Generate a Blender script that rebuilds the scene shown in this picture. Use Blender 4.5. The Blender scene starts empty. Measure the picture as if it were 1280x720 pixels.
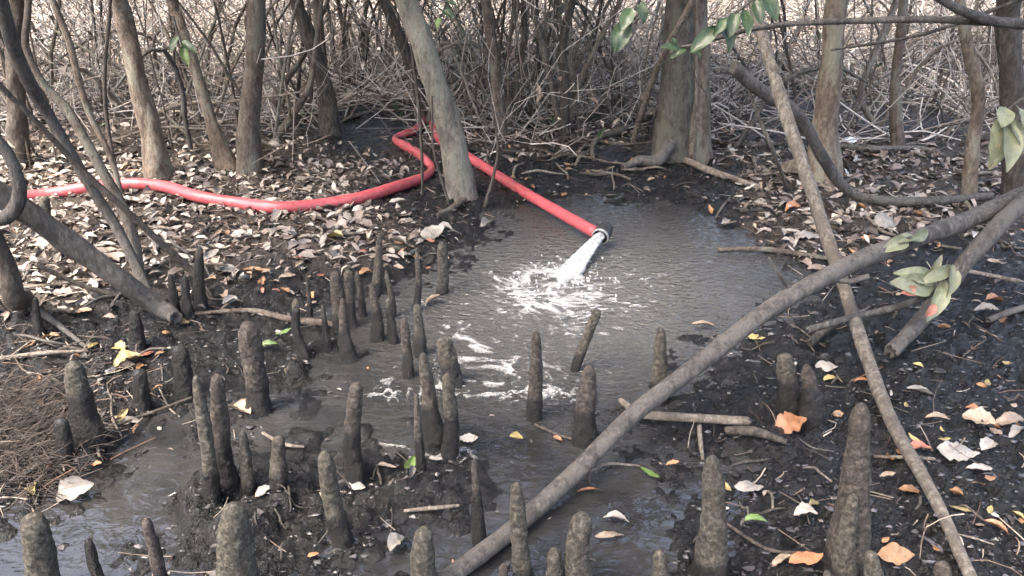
import bpy, math, random
import numpy as np
from mathutils import Vector

# ------------------------------------------------------------------ camera, sky, sun, exposure
scene = bpy.context.scene
COL = scene.collection
random.seed(7)
RNG = np.random.default_rng(7)
CAM_H, PITCH, FPX = 1.4, math.radians(25.0), 950.0

cam_data = bpy.data.cameras.new('camera')
cam_data.sensor_width = 36.0
cam_data.lens = 36.0 * FPX / 1280.0
cam_data.clip_start = 0.05
cam_data.clip_end = 400.0
cam = bpy.data.objects.new('camera', cam_data)
COL.objects.link(cam)
cam.location = (0, 0, CAM_H)
cam.rotation_euler = (math.pi / 2 - PITCH, 0, 0)
scene.camera = cam

SUN_EL, SUN_AZ = math.radians(62), math.radians(-125)      # azimuth from +Y towards +X
world = bpy.data.worlds.new('World')
scene.world = world
world.use_nodes = True
wn = world.node_tree.nodes
sky = wn.new('ShaderNodeTexSky')
sky.sky_type = 'NISHITA'
sky.sun_disc = False
sky.sun_elevation = SUN_EL
sky.sun_rotation = SUN_AZ
sky.air_density = 1.0
sky.dust_density = 8.5
sky.ozone_density = 0.8
wn['Background'].inputs[1].default_value = 0.15
world.node_tree.links.new(sky.outputs[0], wn['Background'].inputs[0])

sun_data = bpy.data.lights.new('sun', 'SUN')
sun_data.energy = 1.1
sun_data.angle = math.radians(12)
sun_data.color = (1.0, 0.90, 0.77)
sun = bpy.data.objects.new('sun', sun_data)
COL.objects.link(sun)
sd = Vector((math.sin(SUN_AZ) * math.cos(SUN_EL), math.cos(SUN_AZ) * math.cos(SUN_EL), math.sin(SUN_EL)))
sun.rotation_euler = sd.to_track_quat('Z', 'Y').to_euler()

scene.view_settings.view_transform = 'Standard'
scene.view_settings.look = 'None'
scene.view_settings.gamma = 1.0
scene.view_settings.use_curve_mapping = False
scene.view_settings.exposure = 3.05
scene.cycles.max_bounces = 6
scene.cycles.diffuse_bounces = 3
scene.cycles.glossy_bounces = 3
scene.cycles.transmission_bounces = 4
scene.cycles.sample_clamp_indirect = 6.0
scene.cycles.use_denoising = True

# ------------------------------------------------------------------ layout maths
SP, CP = math.sin(PITCH), math.cos(PITCH)

def ray(u, v):
    a, b = (u - 640.0) / FPX, (360.0 - v) / FPX
    return np.array([a, CP + b * SP, -SP + b * CP])

def at_dist(u, v, Y):
    """the point of the place that lies in direction (u, v) at the distance Y in front"""
    r = ray(u, v)
    return np.array([0, 0, CAM_H]) + r * (Y / r[1])

def flat(u, v, z=0.0):
    r = ray(u, v)
    return (r * ((z - CAM_H) / r[2]))[:2]

def proj(x, y, z):
    dx, dy, dz = x, y, z - CAM_H
    d = np.maximum(dy * CP - dz * SP, 0.05)
    return 640 + FPX * dx / d, 360 - FPX * (dy * SP + dz * CP) / d

def px2m(p, w):
    """world size of w pixels at the place p"""
    return w * (p[1] * CP - (p[2] - CAM_H) * SP) / FPX

# value noise
_perm = np.random.default_rng(3).random((256, 256)).astype(np.float64)
def vnoise(x, y):
    xi, yi = np.floor(x).astype(int), np.floor(y).astype(int)
    fx, fy = x - xi, y - yi
    fx, fy = fx * fx * (3 - 2 * fx), fy * fy * (3 - 2 * fy)
    a, b = _perm[xi & 255, yi & 255], _perm[(xi + 1) & 255, yi & 255]
    c, d = _perm[xi & 255, (yi + 1) & 255], _perm[(xi + 1) & 255, (yi + 1) & 255]
    return (a * (1 - fx) + b * fx) * (1 - fy) + (c * (1 - fx) + d * fx) * fy
def fbm(x, y, o=4, g=0.5):
    s, a, t = 0.0, 1.0, 0.0
    for k in range(o):
        s = s + a * vnoise(x * 2 ** k + 17.3 * k, y * 2 ** k + 9.1 * k); t += a; a *= g
    return s / t

def poly_world(pts):
    return np.array([flat(u, v) for u, v in pts])

POOL = [(545, 345), (590, 300), (640, 275), (700, 252), (800, 252), (880, 272), (960, 318), (1005, 358), (960, 388),
        (905, 408), (862, 440), (845, 474), (800, 492), (772, 520), (790, 558), (850, 588), (872, 650), (850, 720),
        (840, 800), (480, 800), (470, 706), (530, 660), (562, 610), (500, 566), (440, 596), (380, 612), (332, 600),
        (326, 540), (350, 500), (400, 462), (440, 440), (418, 400), (470, 366)]
SIDE = [(165, 575), (215, 535), (252, 555), (246, 612), (205, 640), (160, 690), (150, 800), (-80, 800), (-80, 690), (50, 655), (105, 612)]
POLYS = [poly_world(POOL), poly_world(SIDE)]

def poly_sd(x, y, P):
    """signed distance, negative inside"""
    best = np.full(x.shape, 1e9); inside = np.zeros(x.shape, bool)
    n = len(P)
    for i in range(n):
        ax, ay = P[i]; bx, by = P[(i + 1) % n]
        ex, ey = bx - ax, by - ay
        t = np.clip(((x - ax) * ex + (y - ay) * ey) / (ex * ex + ey * ey), 0, 1)
        best = np.minimum(best, (x - ax - t * ex) ** 2 + (y - ay - t * ey) ** 2)
        c = ((ay > y) != (by > y)) & (x < ex * (y - ay) / (by - ay + 1e-12) + ax)
        inside ^= c
    d = np.sqrt(best)
    return np.where(inside, -d, d)

def sstep(a, b, x):
    t = np.clip((x - a) / (b - a), 0, 1)
    return t * t * (3 - 2 * t)

def shore(x, y):
    d = np.minimum(poly_sd(x, y, POLYS[0]), poly_sd(x, y, POLYS[1]))
    return d + (fbm(x * 5, y * 5, 4, .6) - 0.5) * 0.26

def litter_amount(x, y):
    """how much of the ground is covered by dry leaves: 1 litter, 0 bare black mud"""
    u, v = proj(x, y, 0.03)
    n = fbm(x * 1.4 + 3, y * 1.4, 3)
    far = sstep(250, 190, v + (n - 0.5) * 90)
    left = sstep(430, 330, v + (n - 0.5) * 120 + sstep(180, 420, u) * 55) * sstep(600, 470, u + (n - 0.5) * 100)
    right = sstep(345, 285, v + (n - 0.5) * 70) * sstep(860, 960, u + (n - 0.5) * 80)
    a = np.maximum(np.maximum(far * .85, left * 0.92), right * 0.65)
    for (cu, cv, ru, rv) in ((455, 165, 75, 42), (560, 262, 60, 30), (830, 222, 70, 22), (690, 222, 95, 26), (760, 205, 70, 20), (990, 150, 80, 45), (1150, 155, 90, 30), (480, 245, 45, 22)):
        a = a * (1 - 0.85 * np.exp(-(((u - cu) / ru) ** 2 + ((v - cv) / rv) ** 2) ** 1.5))
    return a

def H(x, y):
    x = np.asarray(x, float); y = np.asarray(y, float)
    d = shore(x, y)
    base = np.where(d < 0, -0.050 * sstep(0.0, -0.42, d), 0.030 * sstep(0, 0.30, d) + 0.03 * sstep(0.2, 1.2, d))
    lump = (fbm(x * 9, y * 9, 3) - 0.5) * 0.05 * sstep(-0.35, 0.05, d)
    near = 1 - sstep(4, 8, y)
    crumb = ((fbm(x * 30, y * 30, 4, 0.62) - 0.5) * 0.050 + (np.abs(fbm(x * 20 + 5, y * 20, 3, .6) - 0.5)) * -0.045) * sstep(-0.28, 0.06, d) * near
    roll = (fbm(x * 0.9, y * 0.9, 2) - 0.5) * 0.10 * sstep(0.3, 1.5, d)
    rise = 0.03 * np.maximum(y - 6, 0) + 0.02 * np.maximum(y - 10, 0)
    isle = np.minimum(np.maximum(fbm(x * 4.2 + 31, y * 4.2 + 8, 4, .55) - .51, 0) * 0.42, .046) * (.12 + .88 * sstep(.05, -.30, x)) * sstep(2.75, 2.2, y) * sstep(-0.6, -0.1, d) * (d < .3)
    return base + lump + crumb + roll + rise + isle

_gx, _gy = np.arange(-9, 9, 0.02), np.arange(0.3, 13, 0.02)
_gX, _gY = np.meshgrid(_gx, _gy, indexing='ij')
_HG = H(_gX.ravel(), _gY.ravel()).reshape(_gX.shape)
_SG = shore(_gX.ravel(), _gY.ravel()).reshape(_gX.shape)
def _look(G, x, y):
    a = np.clip((x + 9) / 0.02, 0, len(_gx) - 1.01); b = np.clip((y - 0.3) / 0.02, 0, len(_gy) - 1.01)
    i, j = int(a), int(b); a -= i; b -= j
    return (G[i, j] * (1 - a) + G[i + 1, j] * a) * (1 - b) + (G[i, j + 1] * (1 - a) + G[i + 1, j + 1] * a) * b
def hz(x, y):
    return float(_look(_HG, x, y))
def shore1(x, y):
    return float(_look(_SG, x, y))

def ground(u, v, dz=0.0):
    z = 0.0
    for _ in range(12):
        x, y = flat(u, v, z)
        z = 0.5 * z + 0.5 * max(hz(x, y), 0.0)
    return np.array([x, y, z + dz])

# ------------------------------------------------------------------ mesh helpers
def mesh_from(name, V, F, smooth=True, col=None, attr=None):
    V = np.asarray(V, np.float32); F = np.asarray(F, np.int32)
    me = bpy.data.meshes.new(name)
    k = F.shape[1]
    me.vertices.add(len(V)); me.vertices.foreach_set('co', V.ravel())
    me.loops.add(F.size); me.loops.foreach_set('vertex_index', F.ravel())
    me.polygons.add(len(F))
    me.polygons.foreach_set('loop_start', np.arange(0, F.size, k, dtype=np.int32))
    me.polygons.foreach_set('use_smooth', np.full(len(F), smooth))
    if col is not None:
        a = me.color_attributes.new('Col', 'FLOAT_COLOR', 'POINT')
        c = np.ones((len(V), 4), np.float32); c[:, :3] = col
        a.data.foreach_set('color', c.ravel())
    if attr is not None:
        for nm, val in attr.items():
            a = me.attributes.new(nm, 'FLOAT', 'POINT')
            a.data.foreach_set('value', np.asarray(val, np.float32))
    me.update(calc_edges=True)
    me.validate()
    return me

def link(name, me, mat, parent=None, loc=(0, 0, 0)):
    o = bpy.data.objects.new(name, me)
    COL.objects.link(o)
    o.location = loc
    if parent is not None:
        o.parent = parent
    if me is not None and mat is not None and len(me.materials) == 0:
        me.materials.append(mat)
    return o

def tag(o, label, cat, group=None, kind=None):
    if label: o['label'] = label
    if cat: o['category'] = cat
    if group: o['group'] = group
    if kind: o['kind'] = kind
    return o

def empty(name, loc):
    o = bpy.data.objects.new(name, None)
    o.empty_display_size = 0.1
    COL.objects.link(o); o.location = loc
    return o

def spline(P, R, step):
    """Catmull-Rom through the points, radii alongside"""
    P = np.asarray(P, float); R = np.asarray(R, float)
    if len(P) == 2:
        P = np.vstack([P[0], (P[0] + P[1]) / 2, P[1]]); R = np.array([R[0], (R[0] + R[1]) / 2, R[1]])
    Q = np.vstack([2 * P[0] - P[1], P, 2 * P[-1] - P[-2]])
    out, rad = [], []
    for i in range(1, len(Q) - 2):
        n = max(2, int(np.linalg.norm(Q[i + 1] - Q[i]) / step))
        t = (np.arange(n) / n)[:, None]
        a, b, c, d = Q[i - 1], Q[i], Q[i + 1], Q[i + 2]
        out.append(0.5 * ((2 * b) + (-a + c) * t + (2 * a - 5 * b + 4 * c - d) * t ** 2 + (-a + 3 * b - 3 * c + d) * t ** 3))
        rad.append(R[i - 1] + (R[i] - R[i - 1]) * t[:, 0])
    out.append(P[-1:]); rad.append(R[-1:])
    return np.vstack(out), np.concatenate(rad)

def tube(P, R, sides=8, step=0.05, rough=0.0, wob=0.0, seed=0, cap=True, freq=1.0, jag=False):
    P, R = spline(P, R, step)
    rs = np.random.default_rng(seed)
    n = len(P)
    if wob:
        s = np.cumsum(np.r_[0, np.linalg.norm(np.diff(P, axis=0), axis=1)])
        k = rs.random(3) * 99
        for a in range(3):
            P[:, a] += wob * (fbm(s * 3.0 * freq + k[a], s * 0 + k[a], 3) - 0.5) * 2
    if cap:
        t0 = P[1] - P[0]; t1 = P[-1] - P[-2]
        t0 /= np.linalg.norm(t0) + 1e-9; t1 /= np.linalg.norm(t1) + 1e-9
        P = np.vstack([P[0] - t0 * R[0] * 0.25, P[0] - t0 * R[0] * 0.2, P, P[-1] + t1 * R[-1] * 0.2, P[-1] + t1 * R[-1] * 0.25])
        if jag:
            P[0] = P[2] + t0 * R[0] * .5; P[-1] = P[-3] - t1 * R[-1] * .5; P[1] = P[2] - t0 * R[0] * .1; P[-2] = P[-3] + t1 * R[-1] * .1
        R = np.r_[R[0] * 0.02, R[0] * (.9 if jag else .75), R, R[-1] * (.9 if jag else .75), R[-1] * 0.02]
    n = len(P)
    T = np.gradient(P, axis=0)
    if cap and jag: T[0] = T[1] = T[2] = P[3] - P[2]; T[-1] = T[-2] = T[-3] = P[-3] - P[-4]
    T /= np.linalg.norm(T, axis=1)[:, None] + 1e-9
    u = np.cross(T[0], [0.31, 0.77, 0.55]); u /= np.linalg.norm(u)
    th = np.arange(sides) / sides * 2 * math.pi
    V = np.zeros((n, sides, 3))
    s = np.cumsum(np.r_[0, np.linalg.norm(np.diff(P, axis=0), axis=1)])
    off = rs.random() * 200
    if rough:
        q = s[:, None] / max(R.max(), 1e-4)
        RN = 1 + rough * 2 * (fbm(np.cos(th)[None] * 1.1 + off + q * 0.15, np.sin(th)[None] * 1.1 + q * 0.45 * freq, 3) - 0.5)
    for i in range(n):
        u = u - T[i] * np.dot(u, T[i]); u /= np.linalg.norm(u) + 1e-9
        w = np.cross(T[i], u)
        r = R[i] * np.ones(sides)
        if rough:
            r = r * RN[i]
        V[i] = P[i] + np.outer(np.cos(th) * r, u) + np.outer(np.sin(th) * r, w)
    if cap and jag:
        for e, f in ((1, -1.), (n - 2, 1.)):
            V[e] += T[e] * f * (rs.random(sides) ** 2 * R[e] * 1.1)[:, None]
    V = V.reshape(-1, 3)
    i, j = np.meshgrid(np.arange(n - 1), np.arange(sides), indexing='ij')
    j2 = (j + 1) % sides
    F = np.stack([i * sides + j, i * sides + j2, (i + 1) * sides + j2, (i + 1) * sides + j], -1).reshape(-1, 4)
    return V, F

def join(parts):
    Vs, Fs, o = [], [], 0
    for V, F in parts:
        Vs.append(V); Fs.append(F + o); o += len(V)
    return np.vstack(Vs), np.vstack(Fs)

def tube_obj(name, P, R, mat, parent=None, origin=None, **kw):
    V, F = tube(P, R, **kw)
    o = np.array(P[0]) if origin is None else np.array(origin)
    ob = link(name, mesh_from(name, V - o, F), mat)
    if parent is None:
        ob.location = o
    else:
        ob.parent = parent; ob.location = o - np.array(parent.location)
    return ob

# ------------------------------------------------------------------ materials
def new_mat(name):
    m = bpy.data.materials.new(name); m.use_nodes = True
    nt = m.node_tree
    return m, nt, nt.nodes['Principled BSDF']

def N(nt, kind, **kw):
    n = nt.nodes.new(kind)
    for k, v in kw.items():
        if k in n.inputs: n.inputs[k].default_value = v
        else: setattr(n, k, v)
    return n

def noise(nt, vec, scale, detail=4, rough=0.55, dist=0.0):
    n = N(nt, 'ShaderNodeTexNoise', Scale=scale, Detail=detail, Roughness=rough, Distortion=dist)
    if vec is not None: nt.links.new(vec, n.inputs['Vector'])
    return n.outputs['Fac']

def ramp(nt, fac, stops):
    r = nt.nodes.new('ShaderNodeValToRGB')
    e = r.color_ramp.elements
    while len(e) < len(stops): e.new(0.5)
    for k, (p, c) in enumerate(stops):
        e[k].position = p; e[k].color = (*c, 1) if len(c) == 3 else c
    nt.links.new(fac, r.inputs[0])
    return r.outputs[0]

def mix(nt, fac, a, b, mode='MIX'):
    m = nt.nodes.new('ShaderNodeMix'); m.data_type = 'RGBA'; m.blend_type = mode
    for sock, val in ((m.inputs[0], fac), (m.inputs[6], a), (m.inputs[7], b)):
        if hasattr(val, 'is_output'): nt.links.new(val, sock)
        elif isinstance(val, (int, float)): sock.default_value = val
        else: sock.default_value = (*val, 1)
    return m.outputs[2]

def math_n(nt, op, a, b=0.0):
    m = nt.nodes.new('ShaderNodeMath'); m.operation = op
    for sock, val in ((m.inputs[0], a), (m.inputs[1], b)):
        if hasattr(val, 'is_output'): nt.links.new(val, sock)
        else: sock.default_value = val
    return m.outputs[0]

def maprange(nt, v, a, b, c=0.0, d=1.0):
    m = nt.nodes.new('ShaderNodeMapRange')
    nt.links.new(v, m.inputs[0])
    for k, val in enumerate((a, b, c, d)): m.inputs[k + 1].default_value = val
    return m.outputs[0]

def bump(nt, bsdf, h, strength, dist, prev=None):
    b = N(nt, 'ShaderNodeBump', Strength=strength, Distance=dist)
    nt.links.new(h, b.inputs['Height'])
    if prev is not None: nt.links.new(prev, b.inputs['Normal'])
    nt.links.new(b.outputs[0], bsdf.inputs['Normal'])
    return b.outputs[0]

def coords(nt, kind='Object'):
    return nt.nodes.new('ShaderNodeTexCoord').outputs[kind]

def mat_ground():
    m, nt, b = new_mat('black_mud')
    c = coords(nt)
    lit = N(nt, 'ShaderNodeAttribute', attribute_name='litter').outputs['Fac']
    n1 = noise(nt, c, 7, 6, 0.6); n2 = noise(nt, c, 60, 6, 0.68); n3 = noise(nt, c, 170, 4, 0.65)
    mud = ramp(nt, n2, [(0.30, (0.004, 0.004, 0.0045)), (0.55, (0.010, 0.0097, 0.010)), (0.70, (0.028, 0.027, 0.027))])
    soil = ramp(nt, n2, [(0.30, (0.018, 0.014, 0.011)), (0.55, (0.055, 0.044, 0.035)), (0.75, (0.13, 0.11, 0.09))])
    f = maprange(nt, math_n(nt, 'ADD', lit, math_n(nt, 'MULTIPLY', math_n(nt, 'SUBTRACT', n1, 0.5), 1.1)), 0.25, 0.75)
    nt.links.new(mix(nt, f, mud, soil), b.inputs['Base Color'])
    wet = maprange(nt, n1, 0.38, 0.62, 0.06, 0.34)
    r = nt.nodes.new('ShaderNodeMix'); r.data_type = 'FLOAT'
    nt.links.new(f, r.inputs[0]); nt.links.new(wet, r.inputs[2]); r.inputs[3].default_value = 0.85
    nt.links.new(r.outputs[0], b.inputs['Roughness'])
    wc = N(nt, 'ShaderNodeVectorMath', operation='ADD'); nt.links.new(c, wc.inputs[0])
    nn = N(nt, 'ShaderNodeTexNoise', Scale=40.0, Detail=3.0); nt.links.new(c, nn.inputs['Vector'])
    sc_ = N(nt, 'ShaderNodeVectorMath', operation='SCALE'); nt.links.new(nn.outputs['Color'], sc_.inputs[0]); sc_.inputs['Scale'].default_value = 0.035
    nt.links.new(sc_.outputs[0], wc.inputs[1])
    vo = N(nt, 'ShaderNodeTexVoronoi', Scale=95.0); nt.links.new(wc.outputs[0], vo.inputs['Vector'])
    b.inputs['Specular IOR Level'].default_value = 0.42
    p = bump(nt, b, n2, 1.0, 0.024)
    p = bump(nt, b, vo.outputs['Distance'], 0.9, -0.008, p)
    bump(nt, b, n3, 1.0, 0.006, p)
    return m

def mat_water():
    m, nt, b = new_mat('murky_water')
    c = coords(nt)
    n = noise(nt, c, 3.0, 3)
    nt.links.new(ramp(nt, n, [(0.3, (0.025, 0.025, 0.0245)), (0.7, (0.058, 0.057, 0.055))]), b.inputs['Base Color'])
    pd = N(nt, 'ShaderNodeVectorMath', operation='DISTANCE'); nt.links.new(c, pd.inputs[0]); pd.inputs[1].default_value = (PLUNGE[0], PLUNGE[1], 0)
    near = math_n(nt, 'ADD', pd.outputs['Value'], math_n(nt, 'MULTIPLY', math_n(nt, 'SUBTRACT', n, 0.5), 0.9))
    cl = ramp(nt, n, [(0.35, (0.014, 0.014, 0.0145)), (0.7, (0.036, 0.0355, 0.035))])
    nt.links.new(mix(nt, maprange(nt, near, 0.15, 1.1, 0.75, 0.0), cl, (0.115, 0.113, 0.108)), b.inputs['Base Color'])
    b.inputs['Roughness'].default_value = 0.02
    b.inputs['IOR'].default_value = 1.5
    mp = N(nt, 'ShaderNodeMapping'); mp.inputs['Scale'].default_value = (1, 1.6, 1)
    nt.links.new(c, mp.inputs['Vector'])
    # ripples fade with the distance from the place where the hose pours in
    d = N(nt, 'ShaderNodeVectorMath', operation='DISTANCE')
    nt.links.new(c, d.inputs[0]); d.inputs[1].default_value = (PLUNGE[0], PLUNGE[1], 0)
    amp = maprange(nt, d.outputs['Value'], 0.1, 1.6, 1.0, 0.08)
    w = noise(nt, mp.outputs[0], 24, 2, 0.5, 0.5)
    h = math_n(nt, 'MULTIPLY', math_n(nt, 'SUBTRACT', w, 0.5), amp)
    p = bump(nt, b, h, 1.0, 0.028)
    w2 = noise(nt, mp.outputs[0], 7, 2, 0.5)
    bump(nt, b, w2, 0.25, 0.012, p)
    return m

def mat_bark(name, dark, mid, light, lichen=None, rough=0.75, scale=1.0, bmp=0.012):
    m, nt, b = new_mat(name)
    c = coords(nt)
    oi = nt.nodes.new('ShaderNodeObjectInfo').outputs['Random']
    mp = N(nt, 'ShaderNodeMapping'); mp.inputs['Scale'].default_value = (1, 1, 0.4)
    nt.links.new(c, mp.inputs['Vector'])
    off = N(nt, 'ShaderNodeVectorMath', operation='ADD')
    nt.links.new(mp.outputs[0], off.inputs[0])
    cx = N(nt, 'ShaderNodeCombineXYZ'); nt.links.new(math_n(nt, 'MULTIPLY', oi, 40.0), cx.inputs[0])
    nt.links.new(cx.outputs[0], off.inputs[1])
    v = off.outputs[0]
    n1 = noise(nt, v, 55 * scale, 8, 0.72, 0.3); n2 = noise(nt, v, 11 * scale, 6, 0.65); n3 = noise(nt, v, 150 * scale, 4, 0.65)
    colr = ramp(nt, n1, [(0.34, dark), (0.5, mid), (0.66, light)])
    if lichen:
        f = maprange(nt, math_n(nt, 'ADD', n2, math_n(nt, 'MULTIPLY', math_n(nt, 'SUBTRACT', n3, 0.5), 0.25)), 0.50, 0.58)
        colr = mix(nt, math_n(nt, 'MULTIPLY', f, 0.85), colr, lichen)
        f2 = maprange(nt, n2, 0.44, 0.36)
        colr = mix(nt, math_n(nt, 'MULTIPLY', f2, 0.7), colr, dark)
    colr = mix(nt, 1.0, colr, ramp(nt, oi, [(0, (0.75, 0.75, 0.75)), (1, (1.15, 1.1, 1.05))]), 'MULTIPLY')
    nt.links.new(colr, b.inputs['Base Color'])
    b.inputs['Roughness'].default_value = rough
    p = bump(nt, b, n1, 1.0, bmp * 1.6)
    bump(nt, b, n3, 0.9, bmp * 0.6, p)
    return m

def mat_knee():
    m, nt, b = new_mat('breathing_root_bark')
    c = coords(nt)
    oi = nt.nodes.new('ShaderNodeObjectInfo').outputs['Random']
    n1 = noise(nt, c, 85, 7, 0.72); n2 = noise(nt, c, 16, 5, 0.65); n3 = noise(nt, c, 260, 4, 0.65)
    dry = ramp(nt, n1, [(0.36, (0.018, 0.0165, 0.014)), (0.5, (0.075, 0.066, 0.050)), (0.64, (0.18, 0.163, 0.13))])
    red = ramp(nt, n1, [(0.36, (0.015, 0.012, 0.010)), (0.5, (0.058, 0.046, 0.038)), (0.64, (0.14, 0.118, 0.10))])
    dry = mix(nt, maprange(nt, math_n(nt, 'ADD', oi, math_n(nt, 'SUBTRACT', n2, 0.5)), 0.55, 0.8), dry, red)
    # the flood mark: below it the bark is soaked and coated with black mud
    sx = nt.nodes.new('ShaderNodeSeparateXYZ'); nt.links.new(c, sx.inputs[0])
    hgt = N(nt, 'ShaderNodeAttribute', attribute_name='wet', attribute_type='OBJECT').outputs['Fac']
    zz = math_n(nt, 'ADD', sx.outputs[2], math_n(nt, 'MULTIPLY', math_n(nt, 'SUBTRACT', n2, 0.5), 0.06))
    f = maprange(nt, math_n(nt, 'SUBTRACT', zz, hgt), -0.012, 0.012)
    wetc = ramp(nt, n1, [(0.3, (0.008, 0.008, 0.009)), (0.7, (0.030, 0.028, 0.028))])
    nt.links.new(mix(nt, f, wetc, dry), b.inputs['Base Color'])
    nt.links.new(maprange(nt, f, 0, 1, 0.28, 0.8), b.inputs['Roughness'])
    p = bump(nt, b, n1, 1.0, 0.022)
    bump(nt, b, n3, 0.9, 0.007, p)
    return m

def mat_attr(name, rough=0.6, trans=0.0, bmp=True):
    m, nt, b = new_mat(name)
    a = N(nt, 'ShaderNodeAttribute', attribute_name='Col').outputs['Color']
    n = noise(nt, coords(nt), 90, 4, 0.6)
    nt.links.new(mix(nt, 1.0, a, ramp(nt, n, [(0.25, (0.55, 0.55, 0.55)), (0.7, (1.2, 1.2, 1.2))]), 'MULTIPLY'), b.inputs['Base Color'])
    b.inputs['Roughness'].default_value = rough
    if bmp: bump(nt, b, n, 0.5, 0.006)
    return m

def mat_leaf(name, a, b_, spot, rough=0.5):
    m, nt, b = new_mat(name)
    c = coords(nt)
    oi = nt.nodes.new('ShaderNodeObjectInfo').outputs['Random']
    n1 = noise(nt, c, 30, 4, 0.6); n2 = noise(nt, c, 75, 4, 0.65)
    colr = ramp(nt, n1, [(0.35, a), (0.65, b_)])
    colr = mix(nt, maprange(nt, n2, 0.60, 0.68, 0, 0.85), colr, spot)
    sx = nt.nodes.new('ShaderNodeSeparateXYZ'); nt.links.new(coords(nt, 'UV'), sx.inputs[0])
    rib = maprange(nt, math_n(nt, 'ABSOLUTE', math_n(nt, 'SUBTRACT', sx.outputs[1], 0.5)), 0.0, 0.045, 0.28, 0.0)
    colr = mix(nt, rib, colr, tuple(min(1, x * 1.35 + 0.05) for x in b_))
    colr = mix(nt, 1.0, colr, ramp(nt, oi, [(0, (0.7, 0.7, 0.7)), (1, (1.1, 1.1, 1.1))]), 'MULTIPLY')
    nt.links.new(colr, b.inputs['Base Color'])
    b.inputs['Roughness'].default_value = rough
    wv = N(nt, 'ShaderNodeTexWave', Scale=4.5, Distortion=1.5)
    nt.links.new(coords(nt, 'UV'), wv.inputs['Vector'])
    p = bump(nt, b, wv.outputs['Fac'], 0.10, 0.003)
    bump(nt, b, n2, 0.35, 0.004, p)
    return m

def mat_hose():
    m, nt, b = new_mat('red_hose_rubber')
    c = coords(nt)
    n = noise(nt, c, 9, 5, 0.65); n2 = noise(nt, c, 45, 5, 0.6)
    colr = ramp(nt, n2, [(0.3, (0.31, 0.048, 0.056)), (0.7, (0.42, 0.090, 0.10))])
    colr = mix(nt, maprange(nt, n, 0.52, 0.66, 0, 0.65), colr, (0.20, 0.055, 0.05))
    n4 = noise(nt, c, 26, 6, 0.75)
    colr = mix(nt, maprange(nt, n4, 0.555, 0.65, 0, 0.75), colr, (0.06, 0.045, 0.04))
    nt.links.new(colr, b.inputs['Base Color'])
    b.inputs['Roughness'].default_value = 0.42
    bump(nt, b, n2, 0.25, 0.004)
    return m

def mat_plain(name, base, rough, dark=0.6, scale=40, metallic=0.0):
    m, nt, b = new_mat(name)
    n = noise(nt, coords(nt), scale, 4, 0.6)
    nt.links.new(ramp(nt, n, [(0.3, tuple(x * dark for x in base)), (0.65, base)]), b.inputs['Base Color'])
    b.inputs['Roughness'].default_value = rough
    b.inputs['Metallic'].default_value = metallic
    bump(nt, b, n, 0.3, 0.004)
    return m

def mat_spout():
    m, nt, b = new_mat('white_water')
    n = noise(nt, coords(nt), 60, 4, 0.6)
    nt.links.new(ramp(nt, n, [(0.3, (0.55, 0.56, 0.57)), (0.65, (0.85, 0.85, 0.85))]), b.inputs['Base Color'])
    b.inputs['Roughness'].default_value = 0.25
    b.inputs['Transmission Weight'].default_value = 0.45
    b.inputs['IOR'].default_value = 1.33
    mp = N(nt, 'ShaderNodeMapping'); mp.inputs['Scale'].default_value = (1, .25, 1)
    mp.inputs['Rotation'].default_value = (0, 0, 0.5)
    nt.links.new(coords(nt), mp.inputs['Vector'])
    st = noise(nt, mp.outputs[0], 130, 3, 0.6)
    nt.links.new(maprange(nt, st, 0.34, 0.55, 0.50, 1.0), b.inputs['Alpha'])
    bump(nt, b, n, 0.7, 0.01)
    return m

def mat_foam():
    m, nt, b = new_mat('foam')
    n = noise(nt, coords(nt), 140, 4, 0.6)
    b.inputs['Base Color'].default_value = (0.58, 0.58, 0.575, 1)
    b.inputs['Roughness'].default_value = 0.4
    bump(nt, b, n, 0.6, 0.008)
    den = N(nt, 'ShaderNodeAttribute', attribute_name='den').outputs['Fac']
    nt.links.new(maprange(nt, math_n(nt, 'ADD', den, math_n(nt, 'SUBTRACT', n, 0.5)), 0.0, 1.15, 0.0, 0.85), b.inputs['Alpha'])
    return m

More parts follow.
